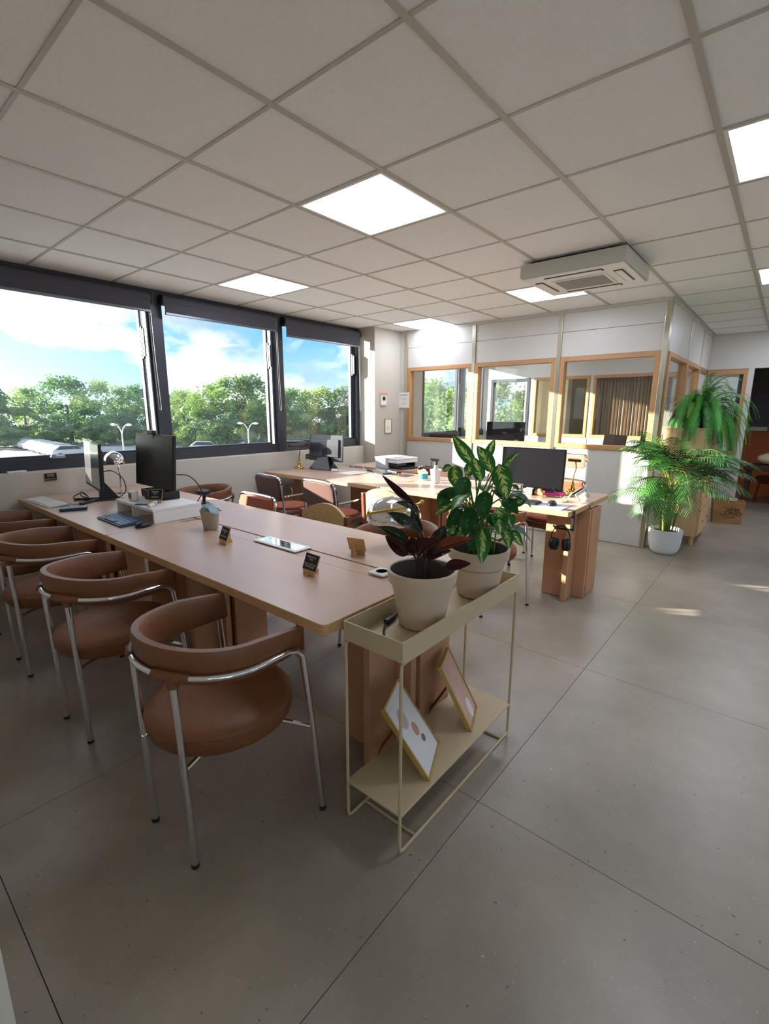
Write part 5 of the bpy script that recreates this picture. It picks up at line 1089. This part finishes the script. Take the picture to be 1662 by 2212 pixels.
for k, (az, dist, h, ws, ci, mi) in enumerate(TREES):
    a = R(az); h *= .88; x, y = CAM.x+dist*math.sin(a), CAM.y+dist*math.cos(a)
    t = thing('tree', ORD[k]+' leafy tree from the left along the skyline outside', 'tree', (x, y, GZ), rg.uniform(0, 6.28), 'trees beyond the car park')
    o = part('crown', crowns[ci][mi], t); o.scale = (h*ws, h*ws, h)
    o = part('trunk', trunk_me, t); o.scale = (h, h, h)
# low hedge plants closing the foot of the trees
hm = crown_mesh(9, .6, 1).mesh('hedge_crown', LEAFM[1])
for k in range(12):
    az = -79+4.6*k; dist = 78 if az > -62 else 88; a = R(az)
    t = thing('bush', ORD[k]+' dark bush from the left under the skyline trees', 'bush', (CAM.x+dist*math.sin(a), CAM.y+dist*math.cos(a), GZ), rg.uniform(0, 6), 'bushes under the trees'); o = part('foliage', hm, t); o.scale = (7.2, 7.2, 4.6)
# parked white cars
def car(label, loc, rz):
    t = thing('parked_car', label, 'car', loc, rz, 'row of parked cars'); cw = M('car_white', 'C4C8CC', .25, coat=.5); gw = M('car_glass', '1C2228', .1)
    b = MB(); pf = [(-2.1, .35), (2.1, .35), (2.15, .65), (2.0, .85), (1.1, .95), (.55, 1.42), (-1.3, 1.48), (-2.0, 1.0), (-2.15, .7)]; n = len(pf)
    b.add([(x, -.86, z) for x, z in pf]+[(x, .86, z) for x, z in pf], [tuple(range(n)), tuple(range(2*n-1, n-1, -1))]+[(i, n+i, n+(i+1) % n, (i+1) % n) for i in range(n)]); b.build('car_body', cw, t, bevel=.06)
    for sx in (-1, 1): b = MB(); b.add([(1.0, sx*.875, .98), (.52, sx*.875, 1.36), (-1.25, sx*.875, 1.40), (-1.75, sx*.875, 1.0)], [(0, 1, 2, 3) if sx < 0 else (3, 2, 1, 0)]); b.build('side_window', gw, t)
    b = MB(); b.add([(1.13, -.7, .98), (1.13, .7, .98), (.60, .66, 1.40), (.60, -.66, 1.40)], [(0, 1, 2, 3)]); b.build('windscreen', gw, t)
    for x in (-1.35, 1.35):
        for y in (-.8, .8): MB().tube([(x, y-.1, .32), (x, y+.1, .32)], .32, 14).build('wheel', BLACKP, t)
    return t
c0 = car('nearest white car of the parked row below the leftmost window', (-63.5, 18.6, GZ), R(98))
names = ['second', 'third', 'fourth', 'fifth', 'sixth', 'seventh', 'eighth', 'ninth']
for k in range(8): dup(c0, (-66.9-3.4*k, 18.9+.25*k, GZ), R(98+(k % 3)), names[k]+' white car of the parked row below the leftmost window')
dup(c0, (-58, 33, GZ), R(60), 'white car parked alone below the middle window'); dup(c0, (-50, 41, GZ), R(60), 'white car parked below the third window')
def lamp_post(label, loc):
    t = thing('lamp_post', label, 'lamp post', loc, R(20), 'car park lamp posts'); g = M('galvanised', 'C9CDD0', .4, .6)
    MB().tube([(0, 0, 0), (0, 0, 3.1)], [.08, .06], 8).build('pole', g, t, smooth=True)
    for sx in (-1, 1): MB().tube(smooth_path([(0, 0, 3.1), (sx*.15, 0, 3.6), (sx*.5, 0, 4.0), (sx*.9, 0, 4.1)], 4), .05, 6).build('arm', g, t, smooth=True); MB().ell((sx*1.0, 0, 4.08), (.35, .15, .12), 12, 8).build('lamp_head', WHITEP, t, smooth=True)
    return t
l0 = lamp_post('double-headed lamp post in the car park below the leftmost window', (-48.0, 18.6, GZ))
dup(l0, (-44, 30.0, GZ), R(20), 'double-headed lamp post in the car park below the middle window')
